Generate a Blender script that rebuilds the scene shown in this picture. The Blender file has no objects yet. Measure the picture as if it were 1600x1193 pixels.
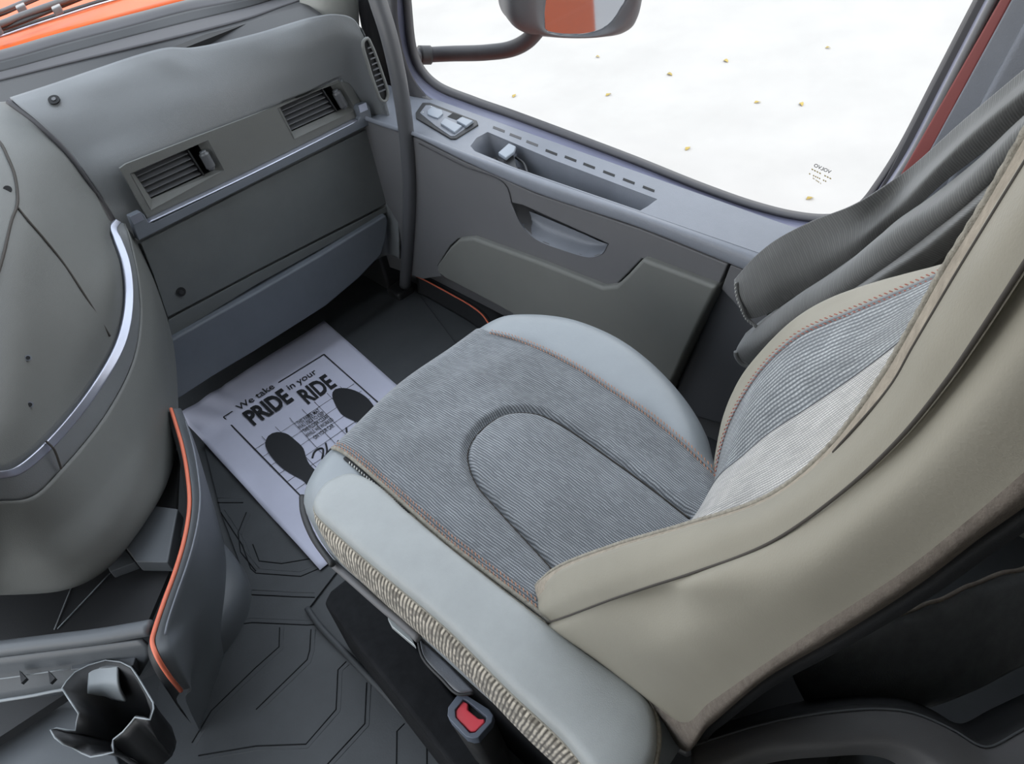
import bpy, bmesh, math, random
import numpy as np
from mathutils import Vector, Matrix
from mathutils.geometry import tessellate_polygon
random.seed(4)
S = bpy.context.scene
COL = S.collection
# ---------------------------------------------------------------- camera
F, CX, CY = 1203.0, 800.0, 596.5
AX = Vector((0.69666329, -0.5496906, 0.46097777))    # world X (to the passenger door) in camera terms: right, down, forward
AY = Vector((-0.70487593, -0.40495066, 0.58237865))  # world Y (to the windscreen)
AZ = Vector((-0.13345482, -0.73065396, -0.66957793)) # world Z (up)
EYE = Vector((0, 0, 1.30))
cam = bpy.data.cameras.new('camera'); camo = bpy.data.objects.new('camera', cam); COL.objects.link(camo)
right = Vector((AX[0], AY[0], AZ[0])); down = Vector((AX[1], AY[1], AZ[1])); fwd = Vector((AX[2], AY[2], AZ[2]))
m3 = Matrix((right, -down, -fwd)).transposed()
camo.matrix_world = Matrix.Translation(EYE) @ m3.to_4x4()
cam.sensor_fit = 'HORIZONTAL'; cam.sensor_width = 36; cam.lens = 36 * F / 1600
cam.clip_start = 0.02; cam.clip_end = 200
S.camera = camo
# ---------------------------------------------------------------- world, sun, exposure
S.view_settings.view_transform = 'Standard'; S.view_settings.look = 'None'
S.view_settings.gamma = 1; S.view_settings.use_curve_mapping = False
S.view_settings.exposure = 0.0
W = bpy.data.worlds.new('world'); S.world = W; W.use_nodes = True
wn = W.node_tree; wn.nodes.clear()
wo = wn.nodes.new('ShaderNodeOutputWorld'); wb = wn.nodes.new('ShaderNodeBackground')
wt = wn.nodes.new('ShaderNodeTexCoord'); wx = wn.nodes.new('ShaderNodeSeparateXYZ'); wr = wn.nodes.new('ShaderNodeValToRGB')
wn.links.new(wt.outputs['Generated'], wx.inputs[0]); wn.links.new(wx.outputs['Z'], wr.inputs[0])
wr.color_ramp.elements[0].position = 0.0; wr.color_ramp.elements[0].color = (1.0, 0.97, 0.92, 1)
wr.color_ramp.elements[1].position = 0.6; wr.color_ramp.elements[1].color = (0.82, 0.90, 1.0, 1)
wn.links.new(wr.outputs[0], wb.inputs[0]); wb.inputs[1].default_value = 2.75
wn.links.new(wb.outputs[0], wo.inputs[0])
sl = bpy.data.lights.new('sun', 'SUN'); sl.energy = 2.5; sl.angle = 0.01; sl.color = (1.0, 0.93, 0.82)
so = bpy.data.objects.new('sun', sl); COL.objects.link(so)
so.rotation_euler = Vector((0.25, 0.62, -0.75)).to_track_quat('-Z', 'Y').to_euler()

# ---------------------------------------------------------------- helpers
def P(u, v, **k):
    c = Vector(((u - CX) / F, (v - CY) / F, 1.0))
    r = Vector((AX.dot(c), AY.dot(c), AZ.dot(c)))
    (a, val), = k.items(); i = 'xyz'.index(a)
    return EYE + r * ((val - EYE[i]) / r[i])
def PL(pts, **k):
    (a, val), = k.items()
    return [P(p[0], p[1], **{a: (p[2] if len(p) > 2 else val)}) for p in pts]
def cr(pts, n, closed=False):
    pts = [Vector(p) for p in pts]
    m = len(pts)
    if m == 2 and not closed:
        return [pts[0].lerp(pts[1], i / (n - 1)) for i in range(n)]
    g = (lambda i: pts[i % m]) if closed else (lambda i: pts[i] if 0 <= i < m else (pts[0] * 2 - pts[1] if i < 0 else pts[-1] * 2 - pts[-2]))
    dense = []
    segs = m if closed else m - 1
    for i in range(segs):
        a, b, c, d = g(i - 1), g(i), g(i + 1), g(i + 2)
        t0 = 0; t1 = max((b - a).length, 1e-6) ** .5; t2 = t1 + max((c - b).length, 1e-6) ** .5; t3 = t2 + max((d - c).length, 1e-6) ** .5
        for k in range(12):
            t = t1 + (t2 - t1) * k / 12
            A1 = a * ((t1 - t) / (t1 - t0)) + b * ((t - t0) / (t1 - t0)); A2 = b * ((t2 - t) / (t2 - t1)) + c * ((t - t1) / (t2 - t1)); A3 = c * ((t3 - t) / (t3 - t2)) + d * ((t - t2) / (t3 - t2))
            B1 = A1 * ((t2 - t) / (t2 - t0)) + A2 * ((t - t0) / (t2 - t0)); B2 = A2 * ((t3 - t) / (t3 - t1)) + A3 * ((t - t1) / (t3 - t1))
            dense.append(B1 * ((t2 - t) / (t2 - t1)) + B2 * ((t - t1) / (t2 - t1)))
    dense.append(pts[0].copy() if closed else pts[-1].copy())
    L = [0]
    for i in range(1, len(dense)): L.append(L[-1] + (dense[i] - dense[i - 1]).length)
    out = []; j = 0; N = n if closed else n - 1
    for i in range(n):
        s = L[-1] * i / N
        while j < len(L) - 2 and L[j + 1] < s: j += 1
        out.append(dense[j].lerp(dense[j + 1], (s - L[j]) / max(L[j + 1] - L[j], 1e-9)))
    return out
def lin(pts, n):
    pts = [Vector(p) for p in pts]; L = [0]
    for i in range(1, len(pts)): L.append(L[-1] + (pts[i] - pts[i - 1]).length)
    out = []; j = 0
    for i in range(n):
        s = L[-1] * i / (n - 1)
        while j < len(L) - 2 and L[j + 1] < s: j += 1
        out.append(pts[j].lerp(pts[j + 1], min(1, (s - L[j]) / max(L[j + 1] - L[j], 1e-9))))
    return out
def link(name, me, mat=None, parent=None, smooth=True):
    o = bpy.data.objects.new(name, me); COL.objects.link(o)
    if mat: me.materials.append(mat)
    if smooth: me.shade_smooth()
    if parent is not None:
        o.parent = parent; o.matrix_parent_inverse = Matrix.Translation(-parent.location)
    return o
def tag(o, label, cat, group=None, kind=None):
    if label: o['label'] = label
    if cat: o['category'] = cat
    if group: o['group'] = group
    if kind: o['kind'] = kind
    return o
def thing(name, label, cat, loc, group=None, kind=None):
    o = bpy.data.objects.new(name, None); COL.objects.link(o); o.location = loc; o.empty_display_size = .05
    return tag(o, label, cat, group, kind)
def solid(o, t, off=-1):
    m = o.modifiers.new('solid', 'SOLIDIFY'); m.thickness = t; m.offset = off; return o
def bev(o, w, seg=2, ang=35):
    m = o.modifiers.new('bevel', 'BEVEL'); m.width = w; m.segments = seg; m.limit_method = 'ANGLE'; m.angle_limit = math.radians(ang); m.harden_normals = False
    return o
def grid(name, G, mat, parent=None, closed=False, thick=None, flip=False, off=-1):
    """G: rows x cols of Vectors; UV in metres"""
    A = np.array([[tuple(p) for p in r] for r in G]); R, Cn = A.shape[:2]
    du = np.concatenate([[0], np.cumsum(np.linalg.norm(np.diff(A, axis=0), axis=2).mean(1))])
    dv = np.concatenate([[0], np.cumsum(np.linalg.norm(np.diff(A, axis=1), axis=2).mean(0))])
    if not closed:   # faces look towards the inside of the cab
        d1 = A[1:, :-1] - A[:-1, :-1]; d2 = A[:-1, 1:] - A[:-1, :-1]; nn = np.cross(d2, d1)
        flip = bool((nn * (np.array(EYE) - A[:-1, :-1])).sum() < 0)
    me = bpy.data.meshes.new(name); fs = []
    cc = Cn if closed else Cn - 1
    for i in range(R - 1):
        for j in range(cc):
            k = (j + 1) % Cn
            q = (i * Cn + j, i * Cn + k, (i + 1) * Cn + k, (i + 1) * Cn + j)
            fs.append(q[::-1] if flip else q)
    me.from_pydata([tuple(p) for p in A.reshape(-1, 3)], [], fs)
    uv = me.uv_layers.new(name='UVMap')
    vi = np.zeros(len(me.loops), int); me.loops.foreach_get('vertex_index', vi)
    UV = np.stack([du[vi // Cn], dv[vi % Cn]], 1).astype(np.float32)
    uv.data.foreach_set('uv', UV.ravel())
    o = link(name, me, mat, parent)
    if thick: solid(o, thick, off)
    return o
def loft(name, curves, nu, nv, mat, parent=None, thick=.004, flip=False, linear=False, disp=None, off=-1, raw=False):
    rows = [cr(c, nv) for c in curves]
    G = [[None] * nv for _ in range(nu)]
    for j in range(nv):
        colp = [r[j] for r in rows]
        q = lin(colp, nu) if linear else cr(colp, nu)
        for i in range(nu): G[i][j] = q[i]
    if disp: G = disp(G)
    if raw: return G
    return grid(name, G, mat, parent, thick=thick, flip=flip, off=off)
def tube(name, pts, r, mat, parent=None, n=60, seg=10, smooth=True, closed=False, ribs=None):
    pts = cr(pts, n, closed) if smooth else [Vector(p) for p in pts]
    n = len(pts); vs = []; fs = []; up = None
    for i, p in enumerate(pts):
        a = pts[(i - 1) % n] if (closed or i > 0) else p; b = pts[(i + 1) % n] if (closed or i < n - 1) else p
        t = (b - a).normalized()
        if up is None: up = t.orthogonal().normalized()
        up = (up - t * up.dot(t)).normalized(); sd = t.cross(up)
        rr = r(i / (n - 1)) if callable(r) else r
        if ribs: rr *= 1 + ribs * (i % 2)
        for k in range(seg):
            an = 2 * math.pi * k / seg; vs.append(p + (up * math.cos(an) + sd * math.sin(an)) * rr)
    for i in range(n if closed else n - 1):
        for k in range(seg):
            a = i * seg + k; b = i * seg + (k + 1) % seg; i2 = (i + 1) % n
            fs.append((a, b, i2 * seg + (k + 1) % seg, i2 * seg + k))
    if not closed: fs.append(tuple(range(seg))[::-1]); fs.append(tuple(range((n - 1) * seg, n * seg)))
    me = bpy.data.meshes.new(name); me.from_pydata([tuple(v) for v in vs], [], fs)
    return link(name, me, mat, parent)
def plate(name, outer, d, mat, parent=None, holes=(), bevel=0, smooth=False):
    """outer/holes: lists of Vectors on a face; d: extrusion Vector (away from the viewer)"""
    loops = [[Vector(p) for p in outer]] + [[Vector(p) for p in h] for h in holes]
    tris = tessellate_polygon(loops); flat = [p for l in loops for p in l]; n = len(flat)
    d = Vector(d)
    fs = []
    for t in tris:
        nrm = (flat[t[1]] - flat[t[0]]).cross(flat[t[2]] - flat[t[0]])
        t = tuple(t) if nrm.dot(d) < 0 else tuple(t)[::-1]
        fs.append(t); fs.append(tuple(i + n for i in t[::-1]))
    b = 0
    for l in loops:
        for i in range(len(l)):
            a, c = b + i, b + (i + 1) % len(l); fs.append((a, c, c + n, a + n))
        b += len(l)
    me = bpy.data.meshes.new(name); me.from_pydata([tuple(p) for p in flat] + [tuple(p + d) for p in flat], [], fs)
    bm = bmesh.new(); bm.from_mesh(me); bmesh.ops.recalc_face_normals(bm, faces=bm.faces)
    bmesh.ops.dissolve_limit(bm, angle_limit=.01, verts=bm.verts, edges=bm.edges)
    bm.to_mesh(me); bm.free()
    o = link(name, me, mat, parent, smooth=smooth)
    if bevel:
        bev(o, bevel); me.shade_smooth(); o.modifiers.new('wn', 'WEIGHTED_NORMAL')
    return o
def box(name, a, b, mat, parent=None, bevel=0):
    x0, y0, z0 = a; x1, y1, z1 = b
    return plate(name, [(x0, y0, z1), (x1, y0, z1), (x1, y1, z1), (x0, y1, z1)], (0, 0, z0 - z1), mat, parent, bevel=bevel)
def join(name, objs, parent=None):
    """several meshes into one part"""
    bm = bmesh.new(); mats = []
    dg = None
    for o in objs:
        k = len(bm.faces); bm.from_mesh(o.data)
        mt = o.data.materials[0]
        if mt not in mats: mats.append(mt)
        bm.faces.ensure_lookup_table()
        for f in bm.faces[k:]: f.material_index = mats.index(mt)
    me = bpy.data.meshes.new(name); bm.to_mesh(me); bm.free()
    for mt in mats: me.materials.append(mt)
    for o in objs: bpy.data.objects.remove(o)
    return link(name, me, None, parent, smooth=False)
def to_px(p):
    q = Vector(p) - EYE; c = q.dot(fwd)
    return (q.dot(right) / c * F + CX, q.dot(down) / c * F + CY)
def cut_px(o, poly):
    """remove the faces of a shell behind an opening"""
    bm = bmesh.new(); bm.from_mesh(o.data)
    c = np.array([to_px(f.calc_center_median()) for f in bm.faces]); m_ = inside(c, poly)
    bm.faces.ensure_lookup_table()
    bmesh.ops.delete(bm, geom=[bm.faces[i] for i in np.nonzero(m_)[0]], context='FACES'); bm.to_mesh(o.data); bm.free()
def disc(name, c, nrm, r, mat, parent=None, depth=.003, seg=20, sx=1):
    c = Vector(c); nrm = Vector(nrm).normalized(); a = nrm.orthogonal().normalized(); b = nrm.cross(a)
    return plate(name, [c + (a * math.cos(t) * sx + b * math.sin(t)) * r for t in [2 * math.pi * k / seg for k in range(seg)]], -nrm * depth, mat, parent)
def polydist(XY, poly, closed=False):
    """distance of points (N,2) to a polyline"""
    p = np.array(poly); q = np.roll(p, -1, 0)
    if not closed: p = p[:-1]; q = q[:-1]
    best = np.full(len(XY), 1e9)
    for a, b in zip(p, q):
        ab = b - a; t = np.clip(((XY - a) @ ab) / (ab @ ab + 1e-12), 0, 1)
        best = np.minimum(best, np.linalg.norm(XY - (a + t[:, None] * ab), axis=1))
    return best
def inside(XY, poly):
    x, y = XY[:, 0], XY[:, 1]; c = np.zeros(len(XY), bool); n = len(poly)
    for i in range(n):
        (x1, y1), (x2, y2) = poly[i], poly[(i + 1) % n]
        if y1 != y2:
            c ^= ((y1 > y) != (y2 > y)) & (x < (x2 - x1) * (y - y1) / (y2 - y1) + x1)
    return c
def offset_px(pts, d):
    """shift a pixel polyline sideways by d"""
    out = []
    for i, p in enumerate(pts):
        a = pts[max(i - 1, 0)]; b = pts[min(i + 1, len(pts) - 1)]
        t = Vector((b[0] - a[0], b[1] - a[1])).normalized()
        out.append((p[0] - t[1] * d, p[1] + t[0] * d) + tuple(p[2:]))
    return out

# ---------------------------------------------------------------- materials
def srgb(r, g, b):
    f = lambda c: ((c / 255 + .055) / 1.055) ** 2.4 if c > 10 else c / 255 / 12.92
    return (f(r), f(g), f(b), 1)
def mat(name, col, rough=.5, metal=0, bump=0, bscale=900, var=.08, vscale=6, spec=.5, coat=0, uvbump=False):
    m = bpy.data.materials.new(name); m.use_nodes = True; nt = m.node_tree; b = nt.nodes['Principled BSDF']
    b.inputs['Roughness'].default_value = rough; b.inputs['Metallic'].default_value = metal; b.inputs['Specular IOR Level'].default_value = spec
    b.inputs['Coat Weight'].default_value = coat
    tc = nt.nodes.new('ShaderNodeTexCoord')
    n = nt.nodes.new('ShaderNodeTexNoise'); n.inputs['Scale'].default_value = vscale; n.inputs['Detail'].default_value = 6; n.inputs['Roughness'].default_value = .65
    nt.links.new(tc.outputs['Object'], n.inputs['Vector'])
    r = nt.nodes.new('ShaderNodeValToRGB'); r.color_ramp.elements[0].position = .3; r.color_ramp.elements[1].position = .7
    r.color_ramp.elements[0].color = tuple(c * (1 - var) for c in col[:3]) + (1,); r.color_ramp.elements[1].color = tuple(min(1, c * (1 + var)) for c in col[:3]) + (1,)
    nt.links.new(n.outputs['Fac'], r.inputs[0]); nt.links.new(r.outputs[0], b.inputs['Base Color'])
    if bump:
        n2 = nt.nodes.new('ShaderNodeTexNoise'); n2.inputs['Scale'].default_value = bscale; n2.inputs['Detail'].default_value = 2
        nt.links.new(tc.outputs['Object'], n2.inputs['Vector'])
        bp = nt.nodes.new('ShaderNodeBump'); bp.inputs['Strength'].default_value = bump; bp.inputs['Distance'].default_value = .001
        nt.links.new(n2.outputs['Fac'], bp.inputs['Height']); nt.links.new(bp.outputs[0], b.inputs['Normal'])
    return m
def cloth(name, dark, light, per, dash=.004, wav=0.0, bump=.5, along='X', thick=.5, contrast=.5, shear=0):
    """woven ribs: run along V, repeat along U every per metres; broken into dashes along V"""
    m = bpy.data.materials.new(name); m.use_nodes = True; nt = m.node_tree; b = nt.nodes['Principled BSDF']
    L = nt.links.new; N = nt.nodes.new
    b.inputs['Roughness'].default_value = .9; b.inputs['Specular IOR Level'].default_value = .15
    b.inputs['Sheen Weight'].default_value = .25; b.inputs['Sheen Roughness'].default_value = .5
    uv = N('ShaderNodeUVMap'); sx = N('ShaderNodeSeparateXYZ'); L(uv.outputs[0], sx.inputs[0])
    def mth(op, a, c=None, d=None):
        k = N('ShaderNodeMath'); k.operation = op
        for i, q in enumerate((a, c, d)):
            if q is None: continue
            if isinstance(q, (int, float)): k.inputs[i].default_value = q
            else: L(q, k.inputs[i])
        return k.outputs[0]
    U, V = (sx.outputs['X'], sx.outputs['Y']) if along == 'X' else (sx.outputs['Y'], sx.outputs['X'])
    no = N('ShaderNodeTexNoise'); no.inputs['Scale'].default_value = 35; no.inputs['Detail'].default_value = 2; L(uv.outputs[0], no.inputs['Vector'])
    w = mth('MULTIPLY', mth('SUBTRACT', no.outputs['Fac'], .5), wav)
    if shear: U = mth('ADD', U, mth('MULTIPLY', V, shear))
    ph = mth('MULTIPLY', mth('ADD', U, w), 1 / per)
    s = mth('SINE', mth('MULTIPLY', ph, 2 * math.pi))
    rib = mth('MULTIPLY_ADD', s, .5, .5)
    idx = mth('FLOOR', ph)
    vph = mth('ADD', mth('MULTIPLY', V, 1 / dash), mth('MULTIPLY', idx, .37))
    ds = mth('MULTIPLY_ADD', mth('SINE', mth('MULTIPLY', vph, 2 * math.pi)), .5, .5)
    wn_ = N('ShaderNodeTexWhiteNoise'); wn_.noise_dimensions = '2D'; cb = N('ShaderNodeCombineXYZ'); L(idx, cb.inputs[0]); L(mth('FLOOR', mth('MULTIPLY', vph, .25)), cb.inputs[1]); L(cb.outputs[0], wn_.inputs['Vector'])
    h = mth('MULTIPLY', rib, mth('MULTIPLY_ADD', ds, .45, .55))
    h2 = mth('MULTIPLY', h, mth('MULTIPLY_ADD', wn_.outputs['Value'], contrast, 1 - contrast * .5))
    big = N('ShaderNodeTexNoise'); big.inputs['Scale'].default_value = 9; big.inputs['Detail'].default_value = 4; L(uv.outputs[0], big.inputs['Vector'])
    r = N('ShaderNodeMix'); r.data_type = 'RGBA'; L(h2, r.inputs[0]); r.inputs[6].default_value = dark; r.inputs[7].default_value = light
    r2 = N('ShaderNodeMix'); r2.data_type = 'RGBA'; r2.blend_type = 'MULTIPLY'; r2.inputs[0].default_value = 1; L(r.outputs[2], r2.inputs[6])
    rp = N('ShaderNodeValToRGB'); rp.color_ramp.elements[0].position = .3; rp.color_ramp.elements[0].color = (.82, .82, .82, 1); rp.color_ramp.elements[1].position = .7; rp.color_ramp.elements[1].color = (1.1, 1.1, 1.1, 1)
    L(big.outputs['Fac'], rp.inputs[0]); L(rp.outputs[0], r2.inputs[7])
    L(r2.outputs[2], b.inputs['Base Color'])
    bp = N('ShaderNodeBump'); bp.inputs['Strength'].default_value = bump; bp.inputs['Distance'].default_value = .0012
    L(h, bp.inputs['Height']); L(bp.outputs[0], b.inputs['Normal'])
    return m
M = {}
M['dash'] = mat('dash plastic', srgb(116, 119, 121), .34, bump=.35, bscale=700, var=.04, spec=.6)
M['dash2'] = mat('dash side plastic', srgb(104, 106, 104), .5, bump=.4, bscale=800, var=.05)
M['glove'] = mat('glovebox plastic', srgb(100, 104, 104), .55, bump=.3, bscale=900, var=.07, vscale=12)
M['kick'] = mat('lower dash plastic', srgb(104, 110, 118), .5, bump=.3, var=.06, vscale=14)
M['silver'] = mat('satin silver trim', srgb(178, 182, 196), .3, metal=.7, bump=.15, bscale=500, var=.03)
M['dark'] = mat('black plastic', srgb(42, 43, 45), .5, bump=.2, var=.08)
M['black'] = mat('matt black', srgb(24, 25, 27), .75, var=.1)
M['vent'] = mat('vent plastic', srgb(92, 94, 97), .32, var=.04)
M['door'] = mat('door plastic', srgb(104, 104, 106), .55, bump=.3, var=.04)
M['doorlow'] = mat('door pocket plastic', srgb(112, 113, 109), .6, bump=.35, var=.05)
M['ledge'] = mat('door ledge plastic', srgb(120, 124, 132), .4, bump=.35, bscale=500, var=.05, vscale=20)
M['pole'] = mat('grab pole plastic', srgb(84, 85, 88), .4, bump=.15, var=.03)
M['rubber'] = mat('rubber seal', srgb(66, 65, 68), .55, var=.05)
M['seal'] = mat('window channel plastic', srgb(118, 120, 140), .35, var=.05)
M['mat'] = mat('rubber floor mat', srgb(66, 69, 72), .6, bump=.2, bscale=300, var=.12, vscale=9)
M['felt'] = mat('felt', srgb(38, 39, 41), .95, bump=.8, bscale=1500, var=.2, vscale=40, spec=.1)
M['bunk'] = mat('dark bunk cloth', srgb(98, 101, 104), .95, bump=.6, bscale=600, var=.15, vscale=30, spec=.1)
M['vinyl'] = mat('grey vinyl', srgb(140, 146, 150), .38, bump=.2, bscale=500, var=.05, vscale=10, spec=.5)
M['vinylb'] = mat('bolster vinyl', srgb(158, 162, 162), .4, bump=.3, bscale=900, var=.05, vscale=25, spec=.5)
M['vinylw'] = mat('wing vinyl', srgb(146, 142, 130), .48, bump=.15, bscale=600, var=.05, vscale=8, spec=.4)
M['fuzz'] = mat('brushed edging fabric', srgb(150, 142, 130), .95, bump=.5, bscale=700, var=.2, vscale=120, spec=.1)
M['fuzz2'] = mat('grey brown edging fabric', srgb(112, 105, 98), .95, bump=.6, bscale=700, var=.2, vscale=120, spec=.1)
M['seam'] = mat('dark seam', srgb(66, 62, 58), .8, var=.1)
M['piping'] = mat('piping cord', srgb(146, 142, 132), .8, bump=.8, bscale=900, var=.25, vscale=200, spec=.2)
M['stitch'] = mat('copper thread', srgb(178, 128, 100), .7, var=.25, vscale=150)
M['redstitch'] = mat('brick red thread', srgb(160, 96, 82), .7, var=.2, vscale=150)
M['white'] = mat('white thread', srgb(215, 215, 210), .7, var=.1)
M['orange'] = mat('orange rubber trim', srgb(225, 120, 92), .5, var=.04)
M['paper'] = mat('paper', srgb(206, 208, 226), .75, var=.04, vscale=8, spec=.2)
M['ink'] = mat('black ink', srgb(34, 36, 40), .6, var=.05)
M['red'] = mat('red buckle button', srgb(232, 76, 88), .4, var=.03)
M['buckle'] = mat('buckle plastic', srgb(92, 100, 114), .4, var=.04)
M['curtain'] = cloth('curtain twill', srgb(106, 107, 107), srgb(126, 127, 126), .0035, dash=.05, bump=.2, contrast=.2, along='Y')
M['cloth'] = cloth('seat cushion weave', srgb(84, 88, 93), srgb(160, 164, 168), .0034, dash=.0028, wav=.004, bump=.5, contrast=.5)
M['clothb_shade'] = cloth('shaded backrest weave', srgb(84, 89, 94), srgb(172, 176, 178), .0064, dash=.0062, wav=.005, bump=.6, contrast=.6)  # far bolster: shade put into the colour, darker than the centre weave
M['clothc_lit'] = cloth('lit backrest centre weave', srgb(122, 122, 122), srgb(214, 212, 208), .0056, dash=.0052, wav=.004, bump=.5, contrast=.5)  # paler copy: windscreen light on the forward-facing centre put into the colour
M['side'] = cloth('striped side weave', srgb(70, 64, 56), srgb(214, 206, 190), .0062, dash=.0026, wav=.004, bump=.3, contrast=1.3, along='Y', shear=.35)
M['body'] = mat('orange body paint', srgb(192, 80, 22), .5, spec=.2, var=.03)
M['bodyred'] = mat('red body paint', srgb(138, 74, 72), .5, var=.03)
M['ground'] = mat('bleached concrete', srgb(160, 158, 155), .9, var=.06, vscale=1.5, bump=.3, bscale=20)
M['leaf'] = mat('dry leaf', srgb(150, 132, 70), .8, var=.2)
M['bin'] = mat('console bin plastic', srgb(96, 100, 104), .42, bump=.2, var=.05)
M['binlight'] = mat('cup tab plastic', srgb(150, 156, 160), .3, var=.03)
M['metal'] = mat('bare zinc bracket', srgb(190, 196, 196), .4, metal=.4, var=.05)
M['switch'] = mat('switch plastic', srgb(136, 144, 154), .35, var=.03)
M['head'] = mat('headliner', srgb(150, 148, 142), .9, var=.03)
M['apillar'] = mat('pillar trim', srgb(138, 138, 132), .6, bump=.2, var=.03)
def glassmat(name, tint, refl=1.0):
    m = bpy.data.materials.new(name); m.use_nodes = True; nt = m.node_tree; nt.nodes.clear()
    o = nt.nodes.new('ShaderNodeOutputMaterial'); t = nt.nodes.new('ShaderNodeBsdfTransparent'); g = nt.nodes.new('ShaderNodeBsdfGlossy'); x = nt.nodes.new('ShaderNodeMixShader'); f = nt.nodes.new('ShaderNodeFresnel')
    t.inputs[0].default_value = tint; g.inputs['Roughness'].default_value = .02; f.inputs[0].default_value = 1.25
    ge = nt.nodes.new('ShaderNodeNewGeometry'); mu = nt.nodes.new('ShaderNodeMath'); mu.operation = 'MULTIPLY_ADD'; nt.links.new(ge.outputs['Backfacing'], mu.inputs[0]); mu.inputs[1].default_value = -1; mu.inputs[2].default_value = 1
    m2 = nt.nodes.new('ShaderNodeMath'); m2.operation = 'MULTIPLY'; nt.links.new(mu.outputs[0], m2.inputs[0]); nt.links.new(f.outputs[0], m2.inputs[1]); nt.links.new(m2.outputs[0], x.inputs[0]); nt.links.new(t.outputs[0], x.inputs[1]); nt.links.new(g.outputs[0], x.inputs[2]); nt.links.new(x.outputs[0], o.inputs[0])
    return m
M['glass'] = glassmat('cab glass', (.96, .96, .96, 1))
mm = mat('mirror glass', (.42, .44, .48), .03, metal=1, var=.01); M['mirror'] = mm

# ================================================================ THE SETTING
ground = plate('ground', [(-30, -30, -1.25), (40, -30, -1.25), (40, 40, -1.25), (-30, 40, -1.25)], (0, 0, -.1), M['ground'])
tag(ground, 'bleached pale concrete yard outside the door window', 'ground', kind='structure')
floor = plate('floor', [(-1.05, -1.2, 0), (1.165, -1.2, 0), (1.165, 1.95, 0), (-1.05, 1.95, 0)], (0, 0, -.06), M['mat'])
tag(floor, 'dark grey rubber covered cab floor', 'floor', kind='structure')
ceil_ = plate('ceiling', [(-1.1, -1.25, 2.15), (1.15, -1.25, 2.15), (1.15, 1.2, 2.15), (-1.1, 1.2, 2.15)], (0, 0, .05), M['head'])
tag(ceil_, 'cab headliner', 'ceiling', kind='structure')
wb_ = box('wall_back', (-1.1, -1.25, 0), (1.15, -1.2, 2.15), M['head']); tag(wb_, 'rear wall of the sleeper cab', 'wall', kind='structure')
wl = box('wall_left', (-1.1, -1.2, -.06), (-1.06, 0.2, 2.15), M['head']); tag(wl, 'cab side wall behind the driver', 'wall', kind='structure')
wr_ = box('wall_right', (1.165, -1.2, -.06), (1.2, .28, 2.15), M['head']); tag(wr_, 'cab side wall behind the passenger door', 'wall', kind='structure')
fw = box('wall_front', (-1.05, 1.93, -.06), (1.12, 1.97, .76), M['black']); tag(fw, 'black firewall behind the dashboard', 'wall', kind='structure')

# ---------------- passenger door
XW = 1.03
door = thing('door_1', 'grey moulded plastic passenger door with ledge and map pocket', 'door', (1.05, 1.0, 0), kind='structure')
base = box('door_skin', (XW, .20, 0), (1.13, 1.80, .47), M['door'], door, bevel=.004)
crease = [(560, 185), (600, 200), (650, 215), (720, 250), (837, 302), (1000, 357), (1137, 412), (1200, 438)]
cz = PL(crease, x=.975)
# upper door panel with pull recess
pull = [(797, 316), (815, 320), (880, 349), (950, 381), (941, 396), (921, 402), (880, 391), (836, 373), (815, 352)]
up_out = [(560, 185), (650, 216), (720, 251), (837, 303), (1000, 358), (1137, 413), (1122, 448), (1003, 404), (962, 446), (940, 448), (850, 412), (738, 371), (716, 373), (703, 384), (684, 415), (690, 432), (660, 436), (560, 400)]
plate('upper_panel', PL(up_out, x=.98), (.05, 0, 0), M['door'], door, holes=[PL(pull, x=.98)], bevel=.003)
plate('panel_end', PL([(1141, 414), (1215, 443), (1190, 520), (1127, 451)], x=.983), (.03, 0, 0), M['door'], door, bevel=.002)
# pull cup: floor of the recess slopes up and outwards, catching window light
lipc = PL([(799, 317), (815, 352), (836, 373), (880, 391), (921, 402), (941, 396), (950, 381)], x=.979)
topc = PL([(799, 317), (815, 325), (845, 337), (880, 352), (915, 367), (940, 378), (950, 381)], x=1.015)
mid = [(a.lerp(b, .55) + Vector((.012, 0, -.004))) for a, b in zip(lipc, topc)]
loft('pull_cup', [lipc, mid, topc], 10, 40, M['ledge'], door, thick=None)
# lower map pocket
lowp = [(738, 372), (850, 413), (940, 449), (962, 447), (980, 430), (1003, 405), (1120, 449), (1092, 505), (1048, 600), (1010, 690), (900, 600), (800, 491), (777, 478), (696, 436), (682, 424), (683, 414), (701, 388), (716, 374)]
plate('map_pocket', PL(lowp, x=.965), (.07, 0, 0), M['doorlow'], door, bevel=.008)
tube('panel_groove', [p + Vector((-.001, 0, 0)) for p in PL([(655, 224), (722, 258), (790, 288), (800, 316)], x=.979)], .0011, M['rubber'], door, n=30, seg=6)
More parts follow.
